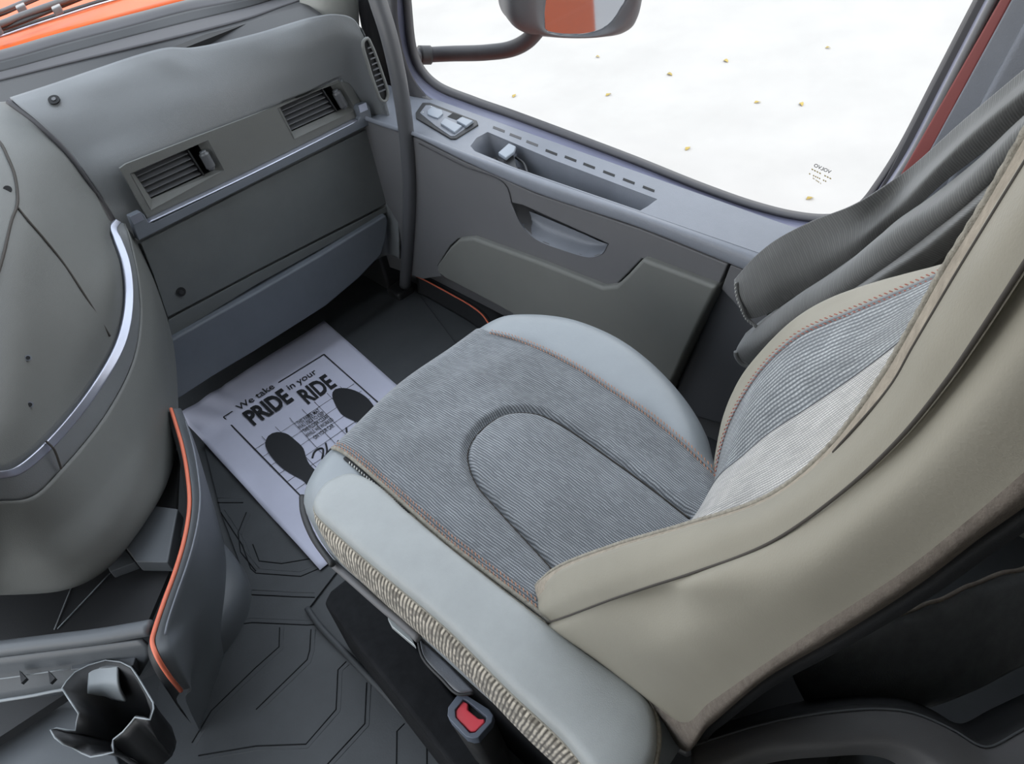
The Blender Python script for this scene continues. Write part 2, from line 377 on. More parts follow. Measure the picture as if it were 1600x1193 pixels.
# ledge: flat top with a storage tray let into it
ZL = .548
tray = [(762, 206), (800, 222), (863, 249), (952, 283), (1027, 311), (1012, 322), (993, 334), (976, 335), (870, 292), (800, 262), (742, 236), (735, 228), (745, 215)]
ledge_out = [(.990, .20, ZL), (.990, 1.72, ZL), (1.152, 1.80, ZL), (1.150, 1.56, ZL), (1.139, 1.40, ZL), (1.117, 1.05, ZL), (1.086, .52, ZL), (1.07, .20, ZL)]
plate('ledge', ledge_out, (0, 0, -.012), M['ledge'], door, holes=[[Vector((max(p.x, .9935), p.y, p.z)) for p in PL(tray, z=ZL)]], bevel=.002)
tr = [Vector((max(p.x, .9935), p.y, p.z)) for p in PL(tray, z=ZL)]; cen = sum(tr, Vector()) / len(tr)
def mx(p, x): return Vector((max(p.x, x), p.y, p.z))
walls = [[p + Vector((0, 0, -.001)) for p in tr], [mx(p.lerp(cen, .03) + Vector((0, 0, -.02)), 1.0) for p in tr], [mx(p.lerp(cen, .07) + Vector((0, 0, -.055)), 1.01) for p in tr]]
grid('tray_wall', walls, M['ledge'], door, closed=True, thick=None)
plate('tray_floor', [p for p in walls[2]], (0, 0, -.004), M['door'], door)
# rounded lip from the ledge down to the crease
l0 = [Vector((.9915, p.y, ZL - .0005)) for p in cz]
l1 = [Vector((.978, p.y, (ZL + p.z) / 2 + .012)) for p in cz]
l2 = [Vector((.974, p.y, p.z + .004)) for p in cz]; l3 = [Vector((.984, p.y, p.z - .004)) for p in cz]
loft('ledge_lip', [l0, l1, l2, l3], 16, 80, M['ledge'], door, thick=None)
# row of slots in the rear rail of the tray
slots = [(862, 238), (892, 248), (921, 259), (952, 271), (983, 283), (1014, 295)]
for i, (u, v) in enumerate(slots + [(780, 202), (806, 213), (832, 224)]):
    w = 9 if i < 6 else 9
    q = PL([(u - w, v - 5.5), (u + w, v + 1.5), (u + w - 1, v + 5), (u - w - 1, v - 2)], z=ZL + .0006)
    plate('slot', q, (0, 0, -.0005), M['black'] if i < 6 else M['rubber'], door)
# window switch panel
sp = PL([(649, 176), (660, 160), (672, 160), (745, 188), (747, 194), (712, 216), (704, 216), (650, 184)], z=ZL + .004)
swp = plate('switch_panel', sp, (0, 0, -.006), M['dark'], door, bevel=.0015)
plate('switch_plate', PL([(656, 176), (665, 164), (672, 164), (741, 190), (710, 212), (704, 212), (680, 196)], z=ZL + .0055), (0, 0, -.003), M['ledge'], swp, bevel=.001)
plate('window_switch', PL([(688, 192), (695, 184), (722, 196), (710, 206)], z=ZL + .011), (0, 0, -.006), M['switch'], swp, bevel=.0015)
plate('window_switch', PL([(713, 188), (722, 182), (739, 188), (728, 196)], z=ZL + .012), (0, 0, -.007), M['switch'], swp, bevel=.0015)
plate('switch_well', PL([(699, 182), (708, 176), (722, 181), (713, 187)], z=ZL + .0062), (0, 0, -.001), M['black'], swp)
plate('mirror_switch', PL([(668, 172), (676, 166), (683, 170), (690, 171), (692, 177), (684, 184), (677, 182), (668, 178)], z=ZL + .009), (0, 0, -.004), M['switch'], swp, bevel=.001)
for q in [(661, 175), (674, 166)]:
    disc('indicator_mark', P(*q, z=ZL + .0062), (0, 0, 1), .0016, M['white'], swp, depth=.0008, seg=8)
# release lever standing in the tray
lev = plate('release_lever', PL([(778, 238), (795, 223), (806, 228), (803, 236), (790, 246)], z=ZL + .004), (0, 0, -.008), M['switch'], door, bevel=.002)
plate('lever_stem', PL([(786, 244), (800, 232), (808, 262), (798, 270)], z=ZL - .01), (0, 0, -.02), M['dark'], lev, bevel=.002)
tube('lever_spring', PL([(806, 246), (818, 255), (824, 270)], z=ZL - .02), .003, M['dark'], lev, n=20, seg=8)
for i in range(4):
    a = (776 + i * 13, 248 + i * 6)
    tube('cable', PL([a, (a[0] + 8, a[1] + 9), (a[0] + 22, a[1] + 10)], z=ZL - .045), .0025, M['dark'], lev, n=12, seg=6)
# sill bin with its orange edge line
ol = [(650, 431), (663, 437), (700, 457), (735, 477), (752, 490), (762, 503), (775, 525), (800, 570)]
sb = loft('sill_bin', [PL(ol, z=.06), [p + Vector((-.004, 0, -.03)) for p in PL(ol, z=.06)], [p + Vector((-.01, 0, -.055)) for p in PL(ol, z=.06)]], 8, 50, M['dark'], door, thick=.01)
tube('edge_line', PL(ol, z=.062), .0022, M['orange'], door, n=60, seg=8)
loft('sill_top', [PL(ol, z=.058), [Vector((max(p.x + .05, XW + .0), p.y, .056)) for p in PL(ol, z=.06)]], 3, 40, M['dark'], door, thick=.004, linear=True)

# ---------------- door window
win = thing('window_1', 'passenger door window in a dark rubber and plastic frame', 'window', (1.16, 1.0, .55), kind='structure')
G0 = [(634, -160), (636, -60), (641, 0), (650, 78), (662, 106), (684, 128), (740, 152), (800, 173), (900, 210), (1000, 248), (1100, 288), (1180, 316), (1240, 331), (1290, 336), (1322, 331), (1345, 315), (1368, 285), (1403, 230), (1460, 120), (1522, 0), (1580, -110), (1610, -170)]
def ringw(d, x, g=G0, k=0):
    return [P(p[0], p[1], x=x - k * min(1, max(0, (p[0] - 700) / 550))) for p in [(a[0] + (b[0] - a[0]) * q, a[1] + (b[1] - a[1]) * q) for a, b, q in zip(g, offset_px(g, d), [1 if p[0] < 1300 else (.88 if p[0] < 1360 else .74) for p in g])]]
frame = loft('rubber_seal', [ringw(-2, 1.196), ringw(3, 1.180), ringw(9, 1.172), ringw(13, 1.176)], 14, 240, M['rubber'], win, thick=None)
loft('window_channel', [ringw(11, 1.176), ringw(17, 1.166), ringw(24, 1.155, k=.03), ringw(28, 1.145, k=.045)], 12, 240, M['seal'], win, thick=None)
loft('inner_trim', [ringw(27, 1.146, k=.045), ringw(30, 1.140, k=.05), ringw(38, 1.138, k=.05), ringw(46, 1.142, k=.05)], 10, 240, M['door'], win, thick=.004)
# bottom flank between the channel and the ledge
gz = P(640, -160, x=1.198); 
gp = [(1.198, 2.0, .35), (1.198, 2.0, 1.7), (1.198, .05, 1.7), (1.198, .05, .35)]
gl = plate('window_pane', gp, (.004, 0, 0), M['glass'], win)
# etched maker's mark, read from the outside, so mirrored from the seat
def text(name, body, a, b, up, mt, parent, bold=0.0, flipx=False, height=None, depth=.0003, nrm=None):
    """text from point a to b; letters as tall as |up| (cap height)"""
    cu = bpy.data.curves.new(name, 'FONT'); cu.body = body; cu.size = 1; cu.offset = bold; cu.resolution_u = 3
    o = bpy.data.objects.new(name, cu); COL.objects.link(o)
    bpy.context.view_layer.update()
    me = bpy.data.meshes.new_from_object(o.evaluated_get(bpy.context.evaluated_depsgraph_get()))
    bpy.data.objects.remove(o)
    n = len(me.vertices); co = np.zeros(n * 3); me.vertices.foreach_get('co', co); co = co.reshape(-1, 3)
    x0, x1 = co[:, 0].min(), co[:, 0].max()
    a, b, up = Vector(a), Vector(b), Vector(up); ex = b - a
    xs = (co[:, 0] - x0) / (x1 - x0)
    ys = co[:, 1] / .70
    out = [tuple(a + ex * float(s) + up * float(t)) for s, t in zip(xs, ys)]
    me.vertices.foreach_set('co', np.array(out, dtype=np.float32).ravel()); me.update()
    me.name = name
    return link(name, me, mt, parent, smooth=False)
def at_win(u, v): return P(u, v, x=1.1965)
# reads mirrored: starts at the right end
text('etched_letters', 'VOLVO', at_win(1297, 271.5), at_win(1271, 260), at_win(1273.5, 256) - at_win(1271, 261) , M['ink'], win, bold=.015)
for k, (a, b) in enumerate([((1264, 263), (1300, 281)), ((1264, 272), (1292, 285)), ((1270, 279), (1283, 288))]):
    pa, pb = at_win(*a), at_win(*b)
    for t in range(9):
        if (t * 7 + k * 3) % 5 == 0: continue
        c0 = pa.lerp(pb, t / 9); c1 = pa.lerp(pb, (t + .6) / 9); h = Vector((0, 0, .0022))
        plate('etched_line', [c0, c1, c1 + h, c0 + h], (.0004, 0, 0), M['leaf'], win)

# rear window frame, the red body edge and the pillar trim behind it
def vprism(name, px, x, t, mt, parent=None, bevel=.003):
    return plate(name, PL(px, x=x), (t, 0, 0), mt, parent, bevel=bevel)
trim1 = vprism('trim_1', [(1345, 345), (1392, 262), (1526, 0), (1580, -110), (1640, -110), (1562, 0), (1409, 270), (1370, 345)], 1.150, .03, M['rubber'])
tag(trim1, 'dark grey upright behind the door glass', 'trim', kind='structure')
trim2 = vprism('trim_2', [(1370, 345), (1407, 272), (1561, 0), (1630, -120), (1660, -120), (1581, 0), (1440, 262), (1400, 345)], 1.085, .03, M['bodyred'])
tag(trim2, 'narrow strip of red body paint behind the door', 'trim', kind='structure')
trim3 = vprism('trim_3', [(1400, 345), (1444, 250), (1580, 0), (1645, -120), (1800, -120), (1668, 0), (1480, 345)], 1.075, .06, M['ledge'])
tag(trim3, 'grey pillar moulding behind the door opening', 'trim', kind='structure')
trim4 = vprism('trim_4', [(1452, 345), (1530, 160), (1606, 20), (1660, -120), (2000, -120), (1900, 345)], 1.06, .05, M['ledge'], bevel=.01)
tag(trim4, 'wide grey seat belt pillar trim behind the curtain', 'trim', kind='structure')
vprism('trim_5', [(1120, 448), (1180, 440), (1300, 480), (1500, 445), (1560, 640), (1250, 700), (1040, 640)], 1.0, .03, M['pole'], bevel=.01)
tag(bpy.data.objects['trim_5'], 'dark sill moulding between door and seat', 'trim', kind='structure')

# front pillar
trim6 = loft('trim_6', [PL([(470, -90), (468, 0), (472, 60), (474, 120)], y=1.92), PL([(500, -90), (505, 0), (508, 60), (508, 120)], y=1.84), PL([(550, -90), (553, 0), (555, 60), (556, 120)], y=1.82), PL([(560, -90), (561, 0), (562, 60), (563, 120)], y=1.9)], 16, 20, M['apillar'], thick=.006)
tag(trim6, 'pale grey front pillar trim rising behind the dashboard', 'trim', kind='structure')
trim7 = loft('trim_7', [PL([(555, -90), (560, 0), (570, 60), (590, 120), (620, 300)], y=1.86), PL([(600, -90), (604, 0), (612, 60), (622, 120), (650, 300)], y=1.84), PL([(612, -90), (612, 0), (618, 60), (632, 125), (655, 200)], x=1.13), PL([(620, -90), (620, 0), (626, 60), (644, 122), (672, 160)], x=1.14)], 16, 30, M['rubber'], thick=.006)
tag(trim7, 'dark corner moulding between the front pillar and window', 'trim', kind='structure')
hin = plate('trim_8', PL([(613, 36), (619, 30), (634, 32), (636, 60), (630, 62), (617, 45)], y=1.70), (0, .05, 0), M['dark'], bevel=.003)
tag(hin, 'small dark clip on the moulding left of the window', 'trim', kind='structure')

# grab pole
gpole = tube('grab_pole', [P(566, -80, x=1.0), P(590, 0, x=.99), P(606, 50, x=.985), P(622, 120, x=.98), P(634, 200, x=.975), P(640, 290, x=.972), P(638, 370, x=.972), P(633, 445, x=.972)], lambda t: .0195 - .003 * t, M['pole'], n=70, seg=20)
tag(gpole, 'thick curved grey grab pole between dashboard and passenger door', 'grab handle')
box('pole_foot', (.94, 1.64, .0), (1.0, 1.70, .03), M['dark'], gpole, bevel=.008)

# ================================================================ DASHBOARD
YF = 1.64
dash = thing('dashboard', 'grey plastic passenger side dashboard with two air vents and a glovebox', 'dashboard', (.65, 1.7, 0))
D = [
 [(15, 152, 1.80), (80, 131, 1.79), (150, 107, 1.775), (220, 84, 1.75), (262, 74, 1.735), (300, 74, 1.72), (400, 52, 1.68), (450, 37, 1.66), (490, 26, 1.63), (525, 22, 1.605), (552, 30, 1.585), (566, 52, 1.575)],
 [(30, 165, 1.77), (90, 146, 1.765), (150, 127, 1.75), (220, 103, 1.735), (262, 92, 1.72), (300, 86, 1.71), (400, 66, 1.67), (450, 50, 1.65), (490, 37, 1.625), (530, 32, 1.60), (560, 45, 1.58), (573, 70, 1.57)],
 [(60, 190, 1.735), (120, 172, 1.73), (200, 145, 1.715), (300, 115, 1.69), (400, 92, 1.66), (480, 68, 1.625), (530, 52, 1.60), (562, 62, 1.58), (582, 92, 1.57)],
 [(110, 240, 1.695), (200, 203, 1.68), (300, 160, 1.665), (400, 130, 1.65), (480, 102, 1.63), (540, 80, 1.61), (575, 95, 1.59), (592, 125, 1.575)],
 [(143, 284, 1.665), (187, 262, 1.652), (300, 217, 1.648), (400, 180, 1.645), (480, 150, 1.64), (548, 124, 1.63), (585, 125, 1.60), (600, 160, 1.58)],
 [(178, 340, 1.655), (300, 290, 1.65), (400, 245, 1.648), (500, 195, 1.645), (570, 165, 1.635), (595, 165, 1.61), (606, 185, 1.59)],
 [(212, 400, 1.652), (300, 355, 1.65), (400, 300, 1.648), (500, 248, 1.645), (580, 202, 1.638), (600, 200, 1.61), (612, 215, 1.59)],
 [(245, 470, 1.652), (350, 415, 1.65), (450, 355, 1.65), (540, 300, 1.645), (590, 272, 1.64), (606, 270, 1.61), (618, 280, 1.59)],
 [(268, 535, 1.655), (350, 490, 1.652), (450, 428, 1.652), (540, 372, 1.65), (600, 336, 1.645), (612, 335, 1.62), (622, 345, 1.60)],
 [(280, 600, 1.67), (350, 560, 1.67), (450, 500, 1.67), (540, 440, 1.67), (600, 400, 1.67), (614, 400, 1.64), (624, 405, 1.62)],
]
shell = loft('top_shell', [PL(r, y=YF) for r in D], 120, 180, M['dash'], dash, thick=.006)
for q_ in ([(199, 269), (328, 213), (356, 268), (236, 334)], [(430, 167), (532, 121), (562, 174), (459, 222)]): cut_px(shell, q_)
core = box('dash_core', (.36, 1.72, .13), (.95, 1.92, .60), M['black'], dash)
box('end_panel', (.955, 1.71, .005), (1.02, 1.92, .62), M['dark'], dash, bevel=.01)
def yp(pts, y=YF): return PL(pts, y=y)
# vent panel
VP = [(187, 263), (197, 256), (300, 216), (400, 178), (480, 148), (533, 128), (545, 130), (552, 138), (574, 180), (560, 190), (400, 268), (240, 344), (230, 340)]
v1o = [(204, 271), (325, 219), (350, 266), (236, 328)]; v1i = [(214, 273), (314, 228), (339, 268), (241, 313)]
v2o = [(434, 169), (529, 125), (556, 172), (460, 217)]; v2i = [(443, 170), (521, 135), (545, 169), (461, 207)]
vp = plate('vent_panel', yp(VP, YF - .008), (0, .006, 0), M['dash2'], dash, holes=[yp(v1o, YF - .008), yp(v2o, YF - .008)], bevel=.0015)
def bil(q, s, t): return (q[0].lerp(q[1], s)).lerp(q[3].lerp(q[2], s), t)
def vent(o, i, louv, vanes, lab):
    O = yp(o, YF - .009); I = [p + Vector((0, .014, 0)) for p in yp(i, YF - .009)]; B = [p + Vector((0, .045, 0)) for p in I]
    fr = grid('vent_frame', [[O[0], O[1], O[2], O[3]], [p.lerp(q, .0) for p, q in zip(I, I)]], M['dash2'], dash, closed=True, thick=None)
    fr.data.shade_flat(); fr['label'] = lab
    bx = grid('vent_duct', [I, B], M['black'], fr, closed=True, thick=None)
    plate('duct_back', B, (0, .002, 0), M['black'], fr)
    Is = [I[0], I[0].lerp(I[1], .80), I[3].lerp(I[2], .80), I[3]]
    for k in range(louv):
        t = (k + .55) / louv
        a, b = bil(Is, 0, t), bil(Is, 1, t)
        a, b = a + Vector((0, -.002, 0)), b + Vector((0, -.002, 0))
        d = Vector((0, .016, .006)); h = Vector((0, 0, -.0020))
        plate('louver', [a, b, b + h, a + h], d, M['vent'], fr, bevel=.0006)
    for k in range(vanes):
        s = (k + 1) / (vanes + 1)
        a, b = bil(Is, s, 0) + Vector((0, .018, 0)), bil(Is, s, 1) + Vector((0, .018, 0))
        plate('vane', [a, b, b + Vector((.002, 0, 0)), a + Vector((.002, 0, 0))], (0, .012, 0), M['dark'], fr)
    # thumb wheel
    c0 = O[0].lerp(O[1], .93).lerp(O[3].lerp(O[2], .93), .22) ; c1 = O[0].lerp(O[1], .93).lerp(O[3].lerp(O[2], .93), .80)
    c0 += Vector((-.010, .0, 0)); c1 += Vector((-.010, .0, 0))
    w = tube('thumb_wheel', [c0, c0.lerp(c1, .12), c0.lerp(c1, .5), c0.lerp(c1, .88), c1], lambda t: .0105 if .12 < t < .88 else .007, M['vent'], fr, n=24, seg=16)
    a, b = bil(I, .81, 0) + Vector((0, -.006, 0)), bil(I, .81, 1) + Vector((0, -.006, 0))
    plate('wheel_cheek', [a, b, b + Vector((.003, 0, 0)), a + Vector((.003, 0, 0))], (0, .02, 0), M['dark'], fr)
vent(v1o, v1i, 5, 3, 'left air vent')
vent(v2o, v2i, 5, 0, 'right air vent')
# silver trim ledge under the vents
TS = [(203, 339), (220, 331), (226, 336), (232, 347), (240, 348), (400, 270), (520, 210), (559, 190), (563, 183), (558, 170), (560, 165), (572, 160), (577, 164), (583, 192), (400, 283), (217, 376)]
ts = plate('trim_strip', yp(TS, YF - .024), (0, .02, 0), M['kick'], dash, bevel=.002)
hl = [(233, 348), (400, 269), (520, 209), (559, 189)]
a = yp(hl, YF - .024); 
loft('trim_highlight', [[p + Vector((0, -.001, .001)) for p in a], [p + Vector((0, .014, .004)) for p in a]], 4, 40, M['silver'], ts, thick=.001)
for q in ([(203, 339), (220, 331)], [(560, 165), (572, 160)]):
    a = yp(q, YF - .0255); plate('trim_end', [a[0], a[1], a[1] + Vector((0, 0, -.018)), a[0] + Vector((0, 0, -.018))], (0, .002, 0), M['silver'], ts)
# glovebox door
GB = [(220, 380), (400, 288), (584, 197), (598, 240), (606, 300), (607, 317), (400, 423), (262, 496), (240, 430)]
gb = plate('glovebox_door', yp(GB, YF - .006), (0, .006, 0), M['glove'], dash, bevel=.002)
GB2 = [(263, 500), (400, 427), (607, 321), (606, 331), (400, 445), (262, 530)]
plate('glovebox_sill', yp(GB2, YF - .005), (0, .005, 0), M['glove'], dash, bevel=.0015)
def screw(u, v, parent, y, r=.011):
    c = P(u, v, y=y)
    r0 = disc('screw_recess', c, (0, -1, .1), r, M['black'], parent, depth=.002)
    disc('screw_head', c + Vector((0, -.002, .0)), (0, -1, .1), r * .5, M['dark'], r0, depth=.002, seg=6)
    return r0
screw(283, 456, gb, YF - .0085)
c = P(84, 155, y=1.752); rr = disc('screw_recess', c, (-.15, -.55, 1), .011, M['black'], dash, depth=.003)
disc('screw_head', c + Vector((0, -.001, .0015)), (-.15, -.55, 1), .0045, M['vent'], rr, depth=.001, seg=6)
# kick panel with a rolled top edge
KP = [(250, 541), (320, 502), (400, 457), (500, 399), (604, 335), (607, 345), (604, 372), (597, 398), (560, 436), (510, 478), (400, 548), (330, 590), (278, 624), (263, 580)]
kp = plate('kick_panel', yp(KP, 1.618), (0, .045, 0), M['kick'], dash, bevel=.006)
# side defroster vent
sv = [(567, 66), (574, 60), (581, 72), (596, 112), (606, 148), (602, 158), (595, 156), (588, 140), (576, 104)]
svp = PL(sv, y=1.565)
sf = tube('side_vent_frame', svp, .004, M['dash2'], dash, n=60, seg=8, closed=True)
plate('side_vent_back', [p + Vector((0, .004, 0)) for p in svp], (0, .004, 0), M['black'], sf)
for k in range(9):
    t = (k + 1) / 10
    a = Vector((574, 66, 0)).lerp(Vector((594, 152, 0)), t); b = Vector((579, 66, 0)).lerp(Vector((604, 150, 0)), t)
    q = PL([(a.x - 1, a.y), (b.x + 1, b.y - 3), (b.x + 1, b.y - 1), (a.x - 1, a.y + 2)], y=1.563)
    plate('side_vent_slat', q, (0, .004, 0), M['vent'], sf)

# ---------------- centre stack wrapping towards the driver
cs = thing('centre_console', 'grey dashboard centre section curving out past a silver stripe', 'console', (-.1, 1.5, .3))
U = [
 [(-120, 175, 1.93), (-60, 165, 1.90), (-10, 160, 1.85), (14, 158, 1.80)],
 [(-120, 215, 1.78), (-40, 200, 1.77), (20, 190, 1.765), (52, 190, 1.745)],
 [(-120, 290, 1.60), (-20, 262, 1.62), (60, 238, 1.68), (104, 238, 1.705)],
 [(-120, 400, 1.44), (0, 370, 1.46), (90, 320, 1.58), (150, 304, 1.66)],
 [(-120, 560, 1.28), (0, 520, 1.31), (90, 450, 1.42), (150, 390, 1.53), (172, 345, 1.62)],
 [(-120, 690, 1.16), (0, 660, 1.19), (80, 600, 1.28), (150, 510, 1.40), (178, 430, 1.50), (172, 372, 1.59), (174, 346, 1.63)],
]
st_in = [(-120, 735, 1.12), (-40, 737, 1.13), (0, 736, 1.14), (22, 730, 1.155), (70, 690, 1.20), (140, 605, 1.32), (181, 530, 1.42), (193, 465, 1.50), (188, 410, 1.55), (176, 375, 1.59), (170, 355, 1.615), (178, 344, 1.63)]
st_out = [(-120, 748, 1.118), (-40, 750, 1.128), (0, 748, 1.138), (28, 742, 1.153), (78, 702, 1.198), (150, 615, 1.315), (195, 535, 1.415), (206, 468, 1.495), (201, 412, 1.548), (188, 375, 1.59), (181, 360, 1.61), (187, 349, 1.63)]
def shift(c, d):
    return [p + Vector(d) for p in c]
loft('upper_shell', [PL(r, y=1) for r in U] + [PL(st_in, y=1)], 70, 90, M['dash2'], cs, thick=.006)
s_i, s_o = PL(st_in, y=1), PL(st_out, y=1)
pr = Vector((.003, -.006, .003))
stripe = loft('silver_stripe', [s_i, [p + pr for p in s_i], [p + pr for p in s_o], s_o], 14, 120, M['silver'], cs, thick=None, linear=True)
band_out = [(-120, 785, 1.12), (-40, 782, 1.13), (0, 781, 1.14), (46, 776, 1.15), (92, 735, 1.19), (165, 645, 1.30), (207, 560, 1.41), (217, 490, 1.49), (212, 430, 1.54), (203, 385, 1.59), (198, 365, 1.61), (192, 350, 1.63)]
b_o = PL(band_out, y=1)
loft('stripe_band', [[p + pr * .8 for p in s_o], [p + pr * .6 for p in b_o], [p + Vector((-.002, .006, -.002)) for p in b_o]], 12, 120, M['dash'], cs, thick=None, linear=True)
low = [
 b_o,
 PL([(-120, 830, 1.14), (-40, 830, 1.14), (0, 828, 1.145), (72, 830, 1.14), (135, 780, 1.17), (198, 690, 1.27), (232, 600, 1.39), (240, 520, 1.49), (232, 455, 1.55), (218, 408, 1.60), (205, 380, 1.62), (196, 358, 1.635)], y=1),
 PL([(-120, 890, 1.16), (-40, 890, 1.16), (0, 888, 1.16), (95, 880, 1.12), (160, 840, 1.13), (222, 745, 1.22), (256, 650, 1.37), (260, 560, 1.52), (248, 480, 1.59), (232, 430, 1.62), (216, 395, 1.635), (206, 370, 1.645)], y=1),
 PL([(-120, 925, 1.20), (-40, 924, 1.20), (0, 922, 1.20), (112, 912, 1.12), (165, 884, 1.12), (238, 790, 1.19), (268, 718, 1.32), (274, 640, 1.46), (266, 540, 1.61), (246, 470, 1.64), (225, 415, 1.65), (212, 385, 1.655)], y=1),
]
low.append([p + Vector((-.03, .05, -.015)) for p in low[-1]]); low.append([p + Vector((-.10, .25, -.01)) for p in low[-2]])
loft('lower_shell', low, 70, 120, M['dash2'], cs, thick=.005)
def seamline(name, pts, parent, r=.0015, mt='seam', n=60, lift=(0, 0, 0)):
    return tube(name, [p + Vector(lift) for p in pts], r, M[mt], parent, n=n, seg=6)
# seams follow the shell surface: sample the loft rows
def on_loft(rows, nu, nv, px):
    """drop pixel points on the lofted surface (nearest grid vertex in view)"""
    G = loft('tmp', rows, nu, nv, None, raw=True)
    A = np.array([[tuple(p) for p in r] for r in G]).reshape(-1, 3) - np.array(EYE)
    a, b, c = (A @ np.array(v) for v in (right, down, fwd))
    pu, pv = a / c * F + CX, b / c * F + CY
    out = []
    for (u, v) in px:
        d = (pu - u) ** 2 + (pv - v) ** 2; k = np.argsort(d)[:4]; w = 1 / (d[k] + 1e-3); dep = (c[k] * w).sum() / w.sum()
        out.append(EYE + (right * ((u - CX) / F) + down * ((v - CY) / F) + fwd) * (dep - .0022))
    return out
upr = [PL(r, y=1) for r in U] + [PL(st_in, y=1)]
q = on_loft(upr, 70, 90, [(26, 322), (45, 345), (70, 374), (100, 412), (135, 465), (172, 525)])
seamline('panel_gap', q, cs, .002)
q = on_loft(upr, 70, 90, [(-20, 205), (0, 222), (12, 245), (22, 270), (27, 298), (27, 320), (18, 345), (5, 400), (-10, 450)])
seamline('panel_gap', q, cs, .0025)
q = on_loft(low, 70, 120, [(204, 572), (225, 608), (245, 645), (260, 680)])
seamline('panel_gap', q, cs, .0018)
q = on_loft(low, 70, 120, [(46, 780), (65, 815), (85, 850), (108, 895)])
seamline('fold_line', q, cs, .0012, mt='rubber')
q = on_loft(upr, 70, 90, [(44, 559), (47, 632), (12, 296)])
for i, p in enumerate(q):
    r0 = disc('screw_hole', p + Vector((0, -.001, .001)), (.1, -1, .8), .0032 if i < 2 else .007, M['black'], cs, depth=.001, seg=12)
    if i < 2: disc('hole_rim', p + Vector((0, -.0004, .0004)), (.1, -1, .8), .0052, M['ledge'], cs, depth=.001, seg=12)
a, b = PL([(68, 690, 1.197), (80, 702, 1.19), (92, 733, 1.185)], y=1), None
seamline('band_joint', [p + pr * 1.1 for p in a], cs, .0018)
# dark gap along the dashboard joint
tube('joint_gap', [p + Vector((-.003, -.002, -.002)) for p in PL([(14, 156, 1.80), (60, 190, 1.742), (110, 240, 1.70), (143, 285, 1.672), (178, 342, 1.66), (212, 402, 1.655), (245, 472, 1.652), (266, 530, 1.65)], y=1)], .006, M['rubber'], cs, n=60, seg=8)

# ---------------- low console bin with orange edge and cup holder
cb = thing('console_bin', 'open grey storage bin under the dash centre with an orange edge line', 'storage bin', (-.05, 1.05, 0))
rim = [(268, 640), (276, 665), (286, 700), (294, 745), (297, 790), (290, 840), (276, 890), (258, 940), (243, 985), (239, 1003), (246, 1025), (262, 1052), (284, 1080)]
zr = [.30] * 9 + [.30, .295, .26, .20]
R0 = [P(u, v, z=z) for (u, v), z in zip(rim, zr)]
R1 = [p + Vector((.010, -.002, .0)) for p in R0]
OW = cr(PL([(283, 650), (302, 690), (320, 742), (336, 800), (345, 850), (344, 900), (335, 950), (320, 1000), (306, 1035), (300, 1065), (290, 1090)], z=.12), 13)
OWM = [(a + Vector((.011, -.003, 0))).lerp(b, .5) + Vector((.006, -.002, .0)) for a, b in zip(cr(R0, 13), OW)]
orimo = tube('edge_line', [p + Vector((.0, 0, .003)) for p in R0], .0036, M['orange'], cb, n=120, seg=8)
outer = loft('outer_wall', [[p + Vector((.004, 0, .0)) for p in R0], [p + Vector((.011, -.003, -.002)) for p in R0], OWM, OW, [Vector((p.x - .02, p.y + .01, .004)) for p in OW]], 24, 120, M['bin'], cb, thick=None)
inner = loft('inner_wall', [[p + Vector((-.004, 0, .0)) for p in R0], [p + Vector((-.012, .004, -.01)) for p in R0], [p + Vector((-.018, .012, -.06)) for p in R0], [p + Vector((-.022, .015, -.10)) for p in R0]], 16, 120, M['dark'], cb, thick=None)
loft('wall_rib', [[p + Vector((.018, -.004, .003)) for p in R0[1:10]], [p + Vector((.020, -.005, .001)) for p in R0[1:10]]], 3, 80, M['ledge'], cb, thick=.001)
# foot lobe
lobe = PL([(330, 830), (350, 850), (368, 875), (378, 905), (374, 935), (360, 968), (335, 1003), (303, 1032)], z=.05)
loft('foot_lobe', [[p + Vector((-.10, .0, .06)) for p in lobe], [p + Vector((-.01, 0, .012)) for p in lobe], lobe, [Vector((p.x + .004, p.y, .003)) for p in lobe]], 12, 50, M['bin'], cb, thick=None)
# tray floor and dividers
plate('bin_floor', PL([(-60, 1010), (-60, 900), (40, 850), (200, 760), (280, 700), (270, 880), (225, 985), (120, 1000)], z=.215), (0, 0, -.01), M['dark'], cb)
plate('bin_step', PL([(237, 789), (278, 794), (262, 878), (212, 877), (196, 855)], z=.25), (0, 0, -.03), M['bin'], cb, bevel=.003)
plate('bin_step', PL([(196, 858), (212, 878), (172, 893), (165, 880)], z=.235), (0, 0, -.02), M['bin'], cb, bevel=.002)
for a, b in [((85, 983), (112, 916)), ((90, 982), (172, 895))]:
    tube('mould_line', PL([a, b], z=.217), .0012, M['binlight'], cb, n=6, seg=6)
